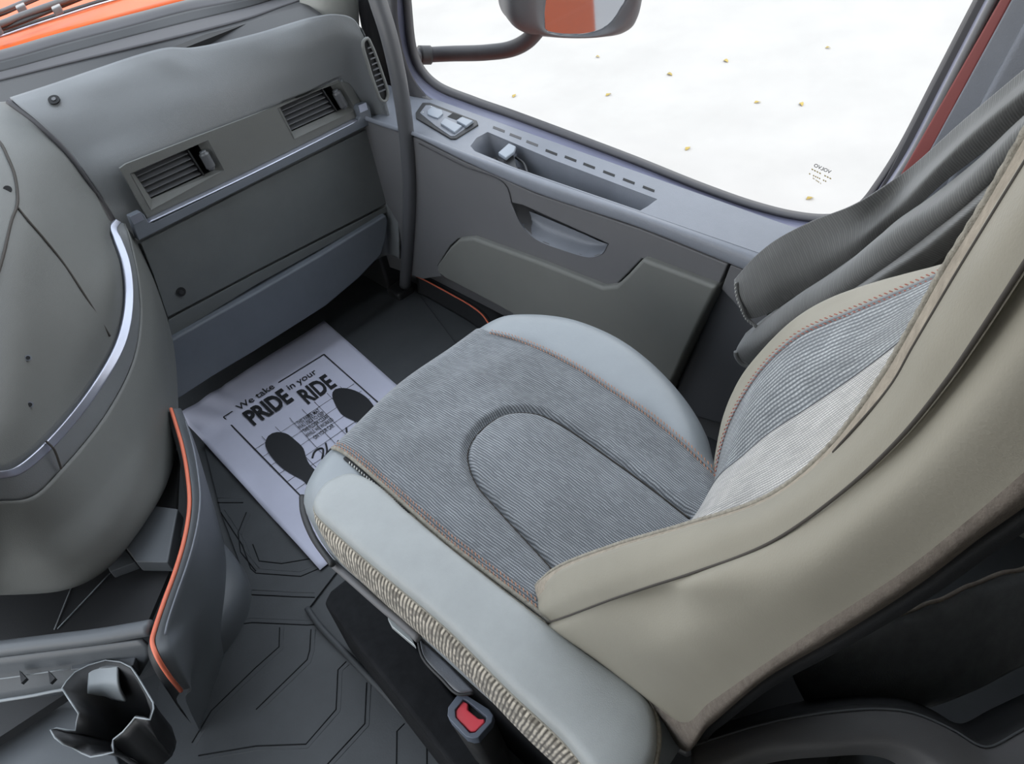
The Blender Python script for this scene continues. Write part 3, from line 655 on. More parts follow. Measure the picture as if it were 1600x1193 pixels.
# front rail and skirt
rl = PL([(-60, 1022), (0, 1013), (80, 1003), (160, 993), (236, 980)], z=.295)
tube('front_rail', rl, .0125, M['bin'], cb, n=40, seg=16)
sk = PL([(-60, 1035), (0, 1028), (80, 1018), (160, 1008), (222, 1000)], z=.285)
sk2 = PL([(-60, 1105), (0, 1094), (50, 1086), (95, 1077), (215, 1062)], z=.20)
loft('skirt', [sk, [p + Vector((0, -.002, -.03)) for p in sk], sk2], 6, 30, M['bin'], cb, thick=.004)
tube('skirt_edge', sk2, .003, M['binlight'], cb, n=20, seg=8)
for u in (30, 75):
    plate('gusset', PL([(u, 1047), (u + 11, 1059), (u + 3, 1067)], z=.262), (0, .004, -.01), M['dark'], cb)
tube('skirt_line', PL([(-60, 1066), (0, 1060), (110, 1044)], z=.25), .001, M['binlight'], cb, n=10, seg=6)
plate('skirt_block', PL([(109, 1018), (220, 1003), (208, 1040), (110, 1046)], z=.245), (0, .01, -.04), M['bin'], cb, bevel=.002)
plate('pedestal', PL([(-60, 1110), (0, 1098), (110, 1080), (150, 1100), (190, 1200), (180, 1330), (-60, 1330)], z=.06), (0, 0, -.058), M['bin'], cb, bevel=.004)
plate('pedestal_ramp', PL([(-60, 1100), (100, 1085), (-60, 1190)], z=.10), (0, 0, -.02), M['dark'], cb)
# cup holder
ch = thing('cup_holder', 'open sided grey plastic cup holder hooked on the front of the bin', 'cup holder', tuple(P(170, 1110, z=.10)))
rimpx = [(97, 1075), (104, 1064), (117, 1050), (138, 1039), (165, 1031), (189, 1034), (205, 1042), (216, 1058), (228, 1078), (239, 1097), (240, 1107), (235, 1124), (223, 1122), (211, 1120), (205, 1128), (192, 1143), (177, 1155), (176, 1163), (178, 1175), (160, 1179), (142, 1182), (128, 1176), (112, 1166), (99, 1162), (86, 1152), (79, 1140), (88, 1137), (104, 1140), (118, 1141), (120, 1127), (123, 1114), (110, 1095)]
rz = [.25] * 12 + [.245, .235, .225, .215, .205, .205, .205, .20, .20, .20, .21, .225, .232, .235, .232, .225, .215, .225, .24, .248]
rp = [P(u, v, z=z) for (u, v), z in zip(rimpx, rz)]
cc = sum((P(u, v, z=.25) for u, v in [(130, 1045), (215, 1060), (235, 1120), (150, 1180), (110, 1100)]), Vector()) / 5 + Vector((.0, 0, 0))
def ring(r, z, cx=cc.x, cy=cc.y):
    out = []
    for p in rp:
        d = Vector((p.x - cx, p.y - cy, 0)); out.append(Vector((cx, cy, z)) + d.normalized() * r)
    return out
rows = [rp, [p.lerp(q, .5) for p, q in zip(rp, ring(.043, .18))], ring(.041, .15), ring(.038, .10), ring(.034, .085), ring(.001, .085)]
body = grid('cup_body', rows, M['dark'], ch, closed=True, thick=.003)
tube('rim_edge', rp + [rp[0]], .0014, M['binlight'], ch, smooth=False, seg=8)
tb0 = PL([(139, 1043), (162, 1036), (184, 1037)], z=.246); tb1 = PL([(138, 1075), (160, 1070), (186, 1070)], z=.225); tb2 = PL([(137, 1103), (165, 1093), (196, 1096)], z=.19)
loft('spring_tab', [tb0, [p + Vector((0, -.004, .006)) for p in tb1], tb2], 14, 16, M['binlight'], ch, thick=.004)

# ================================================================ FLOOR MATS
fm = plate('floor_mat', PL([(215, 1350), (250, 1060), (300, 1040), (380, 940), (382, 900), (345, 800), (300, 620), (560, 420), (640, 440), (760, 600), (520, 900), (478, 955), (720, 1215), (760, 1350)], z=.006), (0, 0, -.005), M['mat'], bevel=.001)
tag(fm, 'black moulded rubber floor mat with angular grooves beside the seat', 'floor mat')
gl_ = [
 [(268, 1056), (330, 1000), (372, 975), (395, 972), (480, 976), (498, 975)],
 [(345, 800), (378, 850), (392, 888), (400, 895), (470, 900), (545, 868)],
 [(385, 800), (372, 832), (376, 862), (400, 892)],
 [(382, 928), (460, 932), (492, 933)],
 [(340, 785), (380, 785)],
 [(486, 983), (484, 1015), (480, 1030), (400, 1108)],
 [(437, 980), (436, 1010), (400, 1042), (330, 1110), (300, 1160)],
 [(541, 1033), (528, 1046), (525, 1108), (478, 1162), (400, 1165), (310, 1180)],
 [(573, 1066), (570, 1130), (512, 1193), (480, 1230)],
 [(632, 1130), (620, 1142), (619, 1230)],
 [(667, 1162), (667, 1230)],
 [(500, 870), (440, 880), (405, 876), (395, 850)],
]
for g_ in gl_:
    tube('groove', PL(g_, z=.0060), .0013, M['felt'], fm, smooth=False, seg=6)
for g_ in gl_[:9]:
    tube('rib', PL(offset_px(g_, -7), z=.0052), .0014, M['mat'], fm, smooth=False, seg=6)
tube('raised_edge', PL([(480, 950), (500, 978), (560, 1040), (640, 1125), (705, 1200), (780, 1290)], z=.012), .006, M['mat'], fm, n=60, seg=10)

# paper mat
pc = [P(278, 647, z=.012), P(506, 500, z=.012), P(625, 605, z=.012), P(500, 890, z=.012)]
ex = (pc[1] - pc[0]); ey = (pc[3] - pc[0])
rt = (pc[2] - pc[1]); rt = rt * (ey.length / rt.length)
c2 = pc[1] + rt
NG = 40; G = []
for i in range(NG + 1):
    row = []
    for j in range(NG + 1):
        s, t = i / NG, j / NG
        p = (pc[0].lerp(pc[1], s)).lerp(pc[3].lerp(c2, s), t)
        edge = min(s, 1 - s, t, 1 - t)
        p.z += .0015 * math.sin(9 * s + 4 * t) * math.sin(7 * t - 2 * s) - .0 + (.006 * max(0, .06 - s) / .06 * math.sin(t * 9) ** 2)
        if s < .3 and t < .25: p.z += .002 * math.sin(40 * (s - .6 * t))
        row.append(p)
    G.append(row)
pm = grid('paper_mat', G, M['paper'], None, thick=.0006, flip=True)
tag(pm, 'white paper floor mat printed with PRIDE in your RIDE and shoe prints', 'paper mat')
ZP = .0145
def pp(u, v): return P(u, v, z=ZP)
def ptext(body, a, b, upxy, bold=0.0):
    # letters upright in the sheet: up vector from baseline start to cap line
    return text('printed_text', body, pp(*a), pp(*b), pp(*upxy) - pp(*a), M['ink'], pm, bold=bold)
ptext('We take', (374, 641), (430, 605), (367, 634), .008)
ptext('in your', (452.5, 609), (496, 582), (446, 602), .008)
ptext('PRIDE', (396, 664), (459, 623.5), (378, 645.5), .035)
ptext('RIDE', (480.5, 630.5), (526.5, 601.5), (463, 612), .035)
for bdy, a, b in [('THIS PAPER MAT', (466, 663.5), (501, 642)), ('WAS USED TO KEEP', (468.5, 670), (508, 646.5)), ('THE FLOOR CLEAN', (476, 675.5), (515, 651)), ('WHILE WE WORKED', (480, 683), (522, 656)), ('ON YOUR CAR', (492.5, 686), (523, 665.5))]:
    ptext(bdy, a, b, (a[0] - 4.6, a[1] - 4.6), .01)
def strip(a, b, w, parent=pm, name='printed_line'):
    a, b = pp(*a), pp(*b); d = (b - a).normalized(); n_ = Vector((-d.y, d.x, 0)) * w / 2
    return plate(name, [a - n_, b - n_, b + n_, a + n_], (0, 0, -.0004), M['ink'], parent)
for a, b in [((349, 651), (492, 797)), ((349, 651), (363, 642)), ((435, 597), (506, 553)), ((506, 553), (640, 672))]: strip(a, b, .0032)
def strip3(a, b, w):
    d = (b - a).normalized(); n_ = Vector((-d.y, d.x, 0)) * w / 2
    return plate('grid_line', [a - n_, b - n_, b + n_, a + n_], (0, 0, -.0003), M['ink'], pm)
for (u, v), (eu, ev) in zip([(409, 681), (430, 666), (452, 652), (472, 639), (491, 627), (511, 614), (531, 603)], [(500, 775), (520, 755), (560, 770), (580, 750), (600, 740), (610, 715), (600, 672)]):
    strip3(pp(u, v) - Vector((0, 0, .0002)), pp(eu, ev) - Vector((0, 0, .0002)), .001)
for (u, v), (eu, ev) in zip([(397, 702), (409, 714), (421, 728), (434, 741), (447, 753), (460, 766)], [(553, 599), (565, 610), (578, 622), (590, 634), (602, 648), (612, 660)]):
    strip3(pp(u, v) - Vector((0, 0, .0003)), pp(eu, ev) - Vector((0, 0, .0003)), .001)
fp1 = [(414.5, 692), (420, 680), (431, 675), (447, 677), (462, 688), (474, 700), (478, 713), (483, 724), (496, 738), (510, 757), (500, 776), (488, 770), (474, 751), (458, 742), (440, 730), (428, 718), (418, 704)]
fp2 = [(519, 617), (522, 609), (532, 606), (552, 609), (572, 620), (584, 634), (592, 648), (606, 664), (612, 682), (598, 690), (582, 676), (562, 661), (548, 655), (535, 648), (526, 636)]
for f_ in (fp1, fp2):
    plate('shoe_print', [p + Vector((0, 0, .0006)) for p in cr([pp(*q) for q in f_], 50, closed=True)], (0, 0, -.0006), M['ink'], pm)
for s_ in ([(488, 715), (491, 706), (497, 701), (504, 700), (505, 706), (503, 716)], [(509, 692), (511, 704), (508, 716)], [(510, 712), (516, 702), (524, 697)], [(523, 704), (526, 694), (529, 688)], [(541, 668), (543, 676), (552, 676)]):
    tube('script_letter', [pp(*q) for q in s_], .0022, M['ink'], pm, n=16, seg=6)

# ================================================================ SEAT
seat = thing('passenger_seat', 'grey air-ride passenger seat with woven fabric panels, vinyl bolsters and copper stitching', 'seat', (.44, .5, 0))
ZS = .50
# plan outline of the cushion body at its widest
body_px = [(478, 800), (474, 778), (484, 752), (505, 722), (535, 694), (620, 612), (700, 556), (760, 514), (790, 502), (830, 499), (880, 503), (920, 513), (975, 538), (1030, 580), (1075, 630), (1105, 680), (1122, 735)]
bp_ = [P(u, v, z=.470) for u, v in body_px]
back = [Vector((.55, .26, .47)), Vector((.40, .22, .47)), Vector((.22, .22, .47)), Vector((.205, .40, .47)), Vector((.203, .60, .47))]
outl = cr(bp_ + back, 240, closed=True)
outxy = np.array([(p.x, p.y) for p in outl])
RR = .045
def ztop(XY, lift=0.0):
    d = polydist(XY, outxy, closed=True); ins = inside(XY, [tuple(a) for a in outxy]); d = np.where(ins, d, 0)
    dd = np.clip(d, 0, RR)
    return .505 - RR + np.sqrt(np.maximum(RR ** 2 - (RR - dd) ** 2, 0)) + lift
# fabric cover between the stitch lines
near_px = [(520, 700), (545, 715), (600, 762), (700, 850), (830, 950), (960, 1050)]
far_px = [(767, 524), (800, 532), (860, 556), (915, 586), (960, 616), (1010, 650), (1050, 682), (1090, 716), (1122, 742)]
nl = [P(u, v, z=.502) for u, v in near_px]; fl = [P(u, v, z=.502) for u, v in far_px]
def xat(line, y):
    ys = [p.y for p in line]; xs = [p.x for p in line]; o_ = np.argsort(ys)
    return float(np.interp(y, np.array(ys)[o_], np.array(xs)[o_]))
cenx = Vector((.44, .52, 0))
rows = []
for z_, k in ((.36, .985), (.40, .998), (.44, 1.0)):
    rows.append([Vector((cenx.x + (p.x - cenx.x) * k, cenx.y + (p.y - cenx.y) * k, z_)) for p in outl])
for k in [1, .995, .985, .97, .95, .93, .90, .86, .81, .75, .6, .4, .2, .02]:
    XY = np.array([(cenx.x + (p.x - cenx.x) * k, cenx.y + (p.y - cenx.y) * k) for p in outl])
    zz = ztop(XY)
    for (px_, w_) in ((0, 0),):
        lo = np.array([xat(nl, y) for x, y in XY]) + .012; hi = np.array([xat(fl, y) for x, y in XY]) - .012
        dm = np.minimum(XY[:, 0] - lo, hi - XY[:, 0]); zz = zz - .018 * np.clip(dm / .02, 0, 1)
    rows.append([Vector((x, y, z)) for (x, y), z in zip(XY, zz)])
grid('cushion_body', rows, M['vinyl'], seat, closed=True, thick=None)
groove_px = [(870, 900), (862, 888), (815, 836), (770, 787), (745, 757), (733, 730), (730, 708), (738, 686), (758, 664), (784, 648), (812, 643), (842, 646), (868, 657), (893, 672), (950, 712), (1010, 755), (1078, 808)]
gv = [P(u, v, z=.503) for u, v in groove_px]; gxy = [(p.x, p.y) for p in cr(gv, 80)]
NX_, NY_ = 170, 190
XY = []; ZZ = []
ys = list(np.linspace(.27, .845, NY_ - 14))
for i in range(NX_):
    s = i / (NX_ - 1)
    # front limit: just inside the outline at this x
    for y in ys:
        XY.append((xat(nl, y) * (1 - s) + xat(fl, y) * s, y))
XY = np.array(XY); m_in = inside(XY, [tuple(a) for a in outxy])
# pull points beyond the front outline back on to it
fro = sorted([(p.x, p.y) for p in outl if p.y > .55], key=lambda q: q[0])
fx = np.array([q[0] for q in fro]); fy = np.array([q[1] for q in fro])
lim = np.interp(XY[:, 0], fx, fy) + .0025
over = XY[:, 1] > lim
XY[over, 1] = lim[over]
z = ztop(XY, .0035)
gd = polydist(XY, gxy); gin = inside(XY, gxy + [(.30, .22), (.47, .22)][::-1])
z += -.010 * np.exp(-(gd / .005) ** 2) + np.where(gin, .006 * (1 - np.exp(-(gd / .03) ** 2)), .002 * np.exp(-(gd / .04) ** 2))
z += .0012 * np.sin(XY[:, 1] * 60 + XY[:, 0] * 25) * np.exp(-((XY[:, 1] - .74) / .06) ** 2)
G = []
ny = len(ys)
for i in range(NX_):
    row = [Vector((XY[i * ny + j][0], XY[i * ny + j][1], z[i * ny + j])) for j in range(ny)]
    # spread points that were clamped on the rim into a front skirt
    cl = [j for j in range(ny) if over[i * ny + j]]
    e = row[cl[0] - 1] if cl else row[-1]
    n_sk = len(cl) + 14
    base_ = Vector((row[-1].x, row[-1].y, .46))
    if cl: row = row[:cl[0]]
    for k in range(n_sk):
        t = (k + 1) / n_sk
        row.append(Vector((base_.x, base_.y + .001 * math.sin(t * 3), e.z + (.365 - e.z) * t)))
    G.append(row)
grid('cushion_cover', G, M['cloth'], seat, thick=None)
seamline('cushion_seam', [Vector((p[0], p[1], float(ztop(np.array([p]), .0035)[0]) - .0085)) for p in gxy], seat, .0012, n=120)
# copper double stitching along the cover edges
def stitches(name, line, mt, parent, step=.0062, ln=.0048, off=.0028, r=.0009, rows=2, lift=.0012, sidev=None, zig=.0015):
    tot = sum((b - a).length for a, b in zip(line, line[1:])); n = int(tot / step); pts = cr(line, n * 2 + 1)
    vs, fs = [], []
    for i in range(n):
        a, b = pts[2 * i], pts[2 * i + 1]
        t = (b - a).normalized(); sd = t.cross(sidev or Vector((0, 0, 1))).normalized(); up = sd.cross(t).normalized()
        for k in range(rows):
            o_ = (k - (rows - 1) / 2) * 2 * off
            p0 = a + sd * (o_ - zig) + up * lift; p1 = a + t * ln + sd * (o_ + zig) + up * lift
            b0 = len(vs)
            for q_, w in ((p0, .6), (p0.lerp(p1, .5) + up * .0006, 1), (p1, .6)):
                vs += [q_ + sd * r * w, q_ + up * r * w, q_ - sd * r * w, q_ - up * r * w]
            for g_ in (0, 4):
                for e in range(4): fs.append((b0 + g_ + e, b0 + g_ + (e + 1) % 4, b0 + g_ + 4 + (e + 1) % 4, b0 + g_ + 4 + e))
    me = bpy.data.meshes.new(name); me.from_pydata([tuple(v) for v in vs], [], fs)
    return link(name, me, mt, parent)
def on_top(px, lift=.0035, z0=.502):
    out = []
    for p in cr([P(u, v, z=z0) for u, v in px], 80):
        out.append(Vector((p.x, p.y, float(ztop(np.array([(p.x, p.y)]), lift)[0]))))
    return out
fl_line = on_top(far_px); nl_line = on_top(near_px)
tube('cover_hem', fl_line, .0026, M['cloth'], seat, n=120, seg=8)
stitches('stitching', fl_line, M['stitch'], seat, off=.0035, lift=.0022)
stitches('stitching', shift(nl_line, (.006, 0, .001)), M['stitch'], seat, off=.003, lift=.0012)
tube('cover_hem', nl_line, .003, M['piping'], seat, n=120, seg=8)
stitches('loose_thread', on_top([(547, 726), (575, 750), (610, 780), (625, 795)], .001), M['white'], seat, step=.006, ln=.0035, rows=1, off=0, r=.0012, lift=.002, zig=.001)
tube('open_seam', on_top([(540, 718), (575, 748), (615, 784), (640, 806)], .0008), .0028, M['black'], seat, n=40, seg=6)
# front corner seam down the vinyl
# side bolster
bo_px = [(492, 800), (494, 785), (508, 764), (528, 752), (552, 746), (585, 758), (640, 806), (700, 857), (830, 960), (920, 1027), (1000, 1085), (1020, 1110), (1028, 1150), (1022, 1200), (990, 1245), (950, 1240), (880, 1160), (800, 1085), (700, 985), (600, 900), (540, 848)]
bo = cr([P(u, v, z=.500) for u, v in bo_px], 260, closed=True)
bxy = np.array([(p.x, p.y) for p in bo])
# medial line for inward rings
med = [(.240, .70), (.240, .22)]
rows = []
def inw(k, z, d=None):
    out = []
    for p in bo:
        my = min(max(p.y, .235), .70); c_ = Vector((.243, my, 0)); out.append(Vector((c_.x + (p.x - c_.x) * k, c_.y + (p.y - c_.y) * k, z)))
    return out
vr = [inw(1.0, .500), inw(.985, .506), inw(.95, .5115), inw(.88, .516), inw(.75, .5185), inw(.5, .520), inw(.2, .521), inw(0.0, .521)]
bt = grid('bolster_top', vr, M['vinylb'], seat, closed=True, thick=None)
bt['label'] = 'pale grey vinyl top of the side bolster'
# woven side of the bolster: only the outer and front run
oi = [i for i in range(len(bo))]
outer_run = [P(u, v, z=.500) for u, v in [(560, 745), (528, 752), (508, 764), (494, 785), (492, 800), (540, 848), (600, 900), (700, 985), (800, 1085), (880, 1160), (950, 1240), (1000, 1290)]]
o0 = cr(outer_run, 200)
def outn(d, z):
    res = []
    for i, p in enumerate(o0):
        a, b = o0[max(i - 1, 0)], o0[min(i + 1, len(o0) - 1)]; t = (b - a).normalized(); n_ = Vector((t.y, -t.x, 0))
        if n_.dot(Vector((p.x - .26, p.y - .55, 0))) < 0: n_ = -n_
        res.append(Vector((p.x, p.y, z)) + n_ * d)
    return res
sidegrid = [outn(0, .5005), outn(.004, .488), outn(.005, .46), outn(.003, .42), outn(-.003, .385), outn(-.008, .375)]
G = [[None] * len(o0) for _ in range(30)]
for j in range(len(o0)):
    q = cr([r[j] for r in sidegrid], 30)
    for i in range(30): G[i][j] = q[i]
sdp = grid('bolster_side', G, M['side'], seat, thick=.004, flip=False)
sdp['label'] = 'taupe and cream striped woven bolster side'
tube('bolster_seam', [p + Vector((0, 0, .0015)) for p in o0], .0014, M['piping'], seat, n=200, seg=6)
tube('bolster_piping', [p + Vector((0, 0, .0015)) for p in cr([P(u, v, z=.503) for u, v in bo_px[4:14]], 100)], .0036, M['piping'], seat, n=260, seg=8, ribs=.12)
# backrest
Bx = [(1119, 748, .575), (1121, 728, .58), (1127, 700, .59), (1140, 660, .605), (1165, 612, .62), (1200, 565, .63), (1250, 522, .64), (1330, 487, .645), (1400, 458, .645), (1472, 427, .64), (1560, 392, .63), (1650, 350, .62)]
Ax = [(1121, 765, .59), (1117, 742, .60), (1121, 700, .612), (1133, 645, .635), (1158, 590, .66), (1200, 538, .68), (1245, 496, .69), (1300, 464, .695), (1380, 437, .695), (1480, 411, .685), (1570, 380, .67), (1660, 335, .66)]
ABx = [(1119, 752, .585), (1116, 735, .592), (1122, 698, .604), (1135, 650, .622), (1160, 600, .643), (1200, 550, .657), (1247, 507, .667), (1315, 473, .672), (1390, 446, .672), (1476, 417, .665), (1565, 385, .652), (1655, 342, .642)]
Cx = [(1095, 790, .545), (1122, 745, .55), (1160, 712, .548), (1200, 678, .545), (1270, 632, .54), (1350, 577, .53), (1410, 530, .52), (1480, 465, .51), (1600, 330, .50), (1680, 240, .50)]
BCx = [(1108, 770, .56), (1123, 735, .565), (1140, 700, .57), (1175, 640, .58), (1225, 590, .585), (1290, 553, .585), (1370, 515, .582), (1430, 478, .578), (1500, 430, .57), (1620, 345, .56)]
Ex = [(1080, 812, .50), (1115, 775, .495), (1170, 740, .485), (1230, 706, .478), (1300, 660, .468), (1370, 605, .46), (1430, 545, .45), (1500, 460, .445), (1580, 360, .44), (1680, 230, .44)]
Dx = [(1062, 840, .45), (1110, 825, .42), (1180, 795, .40), (1250, 757, .39), (1320, 705, .385), (1390, 630, .38), (1440, 560, .375), (1510, 460, .37), (1590, 330, .37), (1690, 190, .37)]
def XL(l): return [P(u, v, x=x) for u, v, x in l]
loft('far_bolster_vinyl', [[p + Vector((.004, -.10, -.02)) for p in XL(Ax)], [p + Vector((.004, -.03, -.006)) for p in XL(Ax)], XL(Ax), XL(ABx), [p + Vector((0, -.003, -.001)) for p in XL(Bx)]], 40, 120, M['vinylw'], seat, thick=None)
loft('bolster_weave', [XL(Bx), XL(BCx), XL(Cx)], 60, 140, M['clothb_shade'], seat, thick=None)
ctr = loft('back_centre', [XL(Cx), XL(Ex), XL(Dx), [p + Vector((-.05, -.02, .0)) for p in XL(Dx)]], 60, 140, M['clothc_lit'], seat, thick=None)
tube('crease_shade', XL(Cx), .0011, M['vent'], seat, n=120, seg=6)  # dark tube laid in as the shade of the backrest crease
tube('cover_hem', XL(Bx), .0022, M['clothb_shade'], seat, n=120, seg=8)
stitches('stitching', XL(Bx), M['redstitch'], seat, sidev=Vector((-.5, .8, .4)), off=.0035, lift=.0015)
# near wing
S0 = [(826, 950, .300), (828, 925, .306), (865, 890, .312), (960, 852, .315), (1070, 820, .315), (1200, 776, .31), (1292, 703, .305), (1378, 590, .30), (1404, 548, .30), (1436, 492, .30), (1472, 428, .30), (1530, 335, .30), (1600, 215, .30), (1680, 70, .30)]
Sm = [(p[0] + 14, p[1] + 8, p[2] + .05) for p in S0]
S1 = [(830, 955, .292), (840, 935, .296), (872, 900, .300), (965, 862, .302), (1072, 829, .300), (1202, 783, .295), (1302, 706, .29), (1392, 602, .285), (1425, 545, .283), (1462, 482, .282), (1500, 418, .281), (1560, 320, .28), (1630, 205, .28), (1700, 70, .28)]
Sa = [(836, 962, .284), (848, 955, .284), (900, 928, .284), (1000, 890, .282), (1100, 850, .279), (1205, 808, .273), (1308, 735, .267), (1400, 640, .262), (1445, 565, .26), (1500, 490, .258), (1540, 425, .256), (1600, 335, .255), (1665, 230, .255), (1740, 90, .255)]
S2 = [(842, 970, .283), (853, 972, .282), (960, 935, .276), (1020, 915, .272), (1080, 896, .268), (1200, 850, .262), (1310, 775, .255), (1405, 688, .25), (1480, 597, .248), (1530, 525, .246), (1600, 418, .245), (1660, 325, .245), (1720, 230, .245), (1800, 90, .245)]
Mw = [(930, 1032, .282), (960, 1040, .276), (1020, 1018, .262), (1090, 985, .252), (1170, 945, .245), (1260, 890, .238), (1350, 815, .235), (1440, 735, .235), (1530, 635, .235), (1600, 550, .235), (1680, 450, .235), (1760, 330, .235), (1860, 200, .235)]
S3 = [(1016, 1096, .284), (1062, 1127, .276), (1110, 1096, .262), (1200, 1033, .250), (1300, 965, .243), (1410, 893, .238), (1500, 822, .236), (1600, 737, .236), (1700, 640, .236), (1800, 540, .236), (1900, 400, .236)]
S4 = [(1024, 1110, .290), (1062, 1165, .284), (1110, 1130, .270), (1200, 1056, .258), (1300, 997, .250), (1440, 907, .246), (1530, 838, .245), (1610, 780, .245), (1710, 690, .245), (1810, 590, .245), (1910, 450, .245)]
S5 = [(p[0], p[1], p[2] + .06) for p in S4]
wing1 = loft('wing_front', [XL(Sm), XL(S0), XL(S1)], 24, 160, M['fuzz'], seat, thick=None)
wing1['label'] = 'brushed beige edge of the backrest wing'
w2 = loft('wing_strip', [XL(S0)[:1] + XL(S0)[1:], XL(S1), XL(Sa), [p + Vector((.002, -.001, 0)) for p in XL(S2)]], 40, 160, M['vinylw'], seat, thick=None)
w3 = loft('wing_side', [[p + Vector((.002, 0, 0)) for p in XL(S2)], [P((a[0] * .82 + b[0] * .18), (a[1] * .82 + b[1] * .18), x=.2545 if i > 3 else .277) for i, (a, b) in enumerate(zip(S2[:13], Mw))], XL(Mw), XL(S3)], 60, 160, M['vinylw'], seat, thick=None)
loft('wing_edging', [XL(S3), [P(a[0], a[1], x=(a[2] + b[2]) / 2 - .006) for a, b in zip([((p[0] + q[0]) / 2, (p[1] + q[1]) / 2, p[2]) for p, q in zip(S3, S4)], S4)], XL(S4), XL(S5)], 24, 160, M['fuzz2'], seat, thick=None)
seamline('wing_seam', [p + Vector((-.0006, .0004, .0004)) for p in XL(S2)], seat, .0010, n=160)
seamline('wing_seam', XL(S1)[6:], seat, .0008, n=120)
tube('wing_piping', [p + Vector((0, 0, .001)) for p in XL(S0)[1:]], .0018, M['piping'], seat, n=200, seg=6, ribs=.2)
# rear shell
loft('back_shell', [XL(S5), [P(u - 25, v - 30, x=x + .12) for u, v, x in S4], [P(u - 60, v - 80, x=.50) for u, v, x in S4], [P(u - 110, v - 150, x=.60) for u, v, x in S4]], 24, 60, M['dark'], seat, thick=.01)
# seat pan under the cushion
pan = box('seat_pan', (.225, .26, .30), (.655, .76, .365), M['dark'], seat, bevel=.02)
box('suspension', (.29, .33, .16), (.60, .70, .31), M['black'], seat, bevel=.01)
# lever and brackets showing below the bolster
tr_ = plate('tilt_lever', PL([(650, 990), (662, 1000), (700, 1035), (742, 1078), (716, 1082), (690, 1060), (658, 1025)], z=.345), (0, .002, -.012), M['ledge'], seat, bevel=.004)
tube('lever_edge', PL([(652, 992), (660, 1026), (690, 1060), (716, 1084), (740, 1082)], z=.350), .0022, M['dark'], seat, n=30, seg=8)
plate('bracket', PL([(606, 955), (612, 958), (640, 988), (650, 1010), (612, 978), (606, 966)], z=.30), (0, .002, -.01), M['metal'], seat, bevel=.001)
tube('shell_rim', PL([(520, 880), (560, 915), (600, 950), (630, 975), (655, 998)], z=.375), .006, M['door'], seat, n=30, seg=8)
tube('shell_front', PL([(472, 775), (474, 800), (490, 840), (520, 882)], z=.39), .005, M['dark'], seat, n=30, seg=8)

# seat base box (felt covered)
sbx = plate('base_box', PL([(505, 940), (515, 922), (545, 898), (600, 950), (655, 1012), (720, 1100), (840, 1240), (850, 1330), (800, 1330), (720, 1215)], z=.16), (0, 0, -.155), M['felt'], seat, bevel=.008)
sbx['label'] = 'black felt covered base box'
box('base_core', (.25, .10, .005), (.62, .78, .155), M['black'], seat)

# buckle
bk = thing('seat_belt_buckle', 'black seat belt buckle with a red release button', 'buckle', tuple(P(760, 1190, z=.22)))
bo_ = [(716, 1083), (722, 1081), (765, 1108), (771, 1117), (768, 1128), (747, 1152), (738, 1153), (728, 1150), (703, 1124), (699, 1117), (700, 1104)]
bi_ = [(711, 1108), (724, 1092), (730, 1094), (760, 1119), (758, 1128), (743, 1143), (734, 1144), (712, 1120)]
zt = .33
plate('buckle_bezel', PL(bo_, z=zt), (0, 0, -.016), M['buckle'], bk, holes=[PL(bi_, z=zt)], bevel=.0012)
lowb = [p + Vector((0, 0, -.016)) for p in PL(bo_, z=zt)]
sh = [p.lerp(sum(lowb, Vector()) / len(lowb), .12) + Vector((.004, -.012, -.10)) for p in lowb]
grid('buckle_body', [lowb, [p.lerp(q, .5) for p, q in zip(lowb, sh)], sh], M['black'], bk, closed=True, thick=.002)
plate('slot_back', PL(bi_, z=zt - .010), (0, 0, -.002), M['black'], bk)
plate('release_button', PL([(711, 1110), (723, 1094), (731, 1098), (731, 1108), (748, 1122), (757, 1122), (757, 1128), (743, 1142), (735, 1143), (712, 1120)], z=zt - .003), (0, 0, -.008), M['red'], bk, bevel=.002)

# ================================================================ CURTAIN
curt = thing('privacy_curtain', 'dark grey ribbed fabric curtain bunched behind the passenger door', 'curtain', (1.0, .4, .4))
K = [
 [(1147, 437, .985), (1175, 405, .99), (1210, 376, 1.0), (1270, 345, 1.01), (1330, 322, 1.02), (1360, 306, 1.03), (1420, 263, 1.03), (1500, 192, 1.02), (1600, 108, 1.0), (1700, 30, .98)],
 [(1149, 452, .978), (1180, 425, .985), (1215, 400, .995), (1275, 375, 1.01), (1335, 350, 1.02), (1380, 318, 1.02), (1440, 265, 1.02), (1520, 195, 1.0), (1600, 125, .99), (1700, 50, .97)],
 [(1156, 480, .975), (1195, 460, .985), (1235, 435, 1.0), (1290, 405, 1.01), (1340, 375, 1.01), (1400, 325, 1.0), (1460, 265, .97), (1530, 200, .96), (1605, 140, .95), (1700, 75, .95)],
 [(1165, 500, .98), (1200, 490, 1.0), (1240, 465, 1.02), (1295, 430, 1.03), (1350, 392, 1.03), (1410, 345, 1.02), (1475, 285, 1.0), (1540, 235, .99), (1610, 175, .98), (1700, 110, .97)],
]
K = [[(u, v, x - (.075 if u < 1380 else .05)) for u, v, x in k] for k in K]
loft('outer_fold', [XL(k) for k in K], 50, 120, M['curtain'], curt, thick=.002)
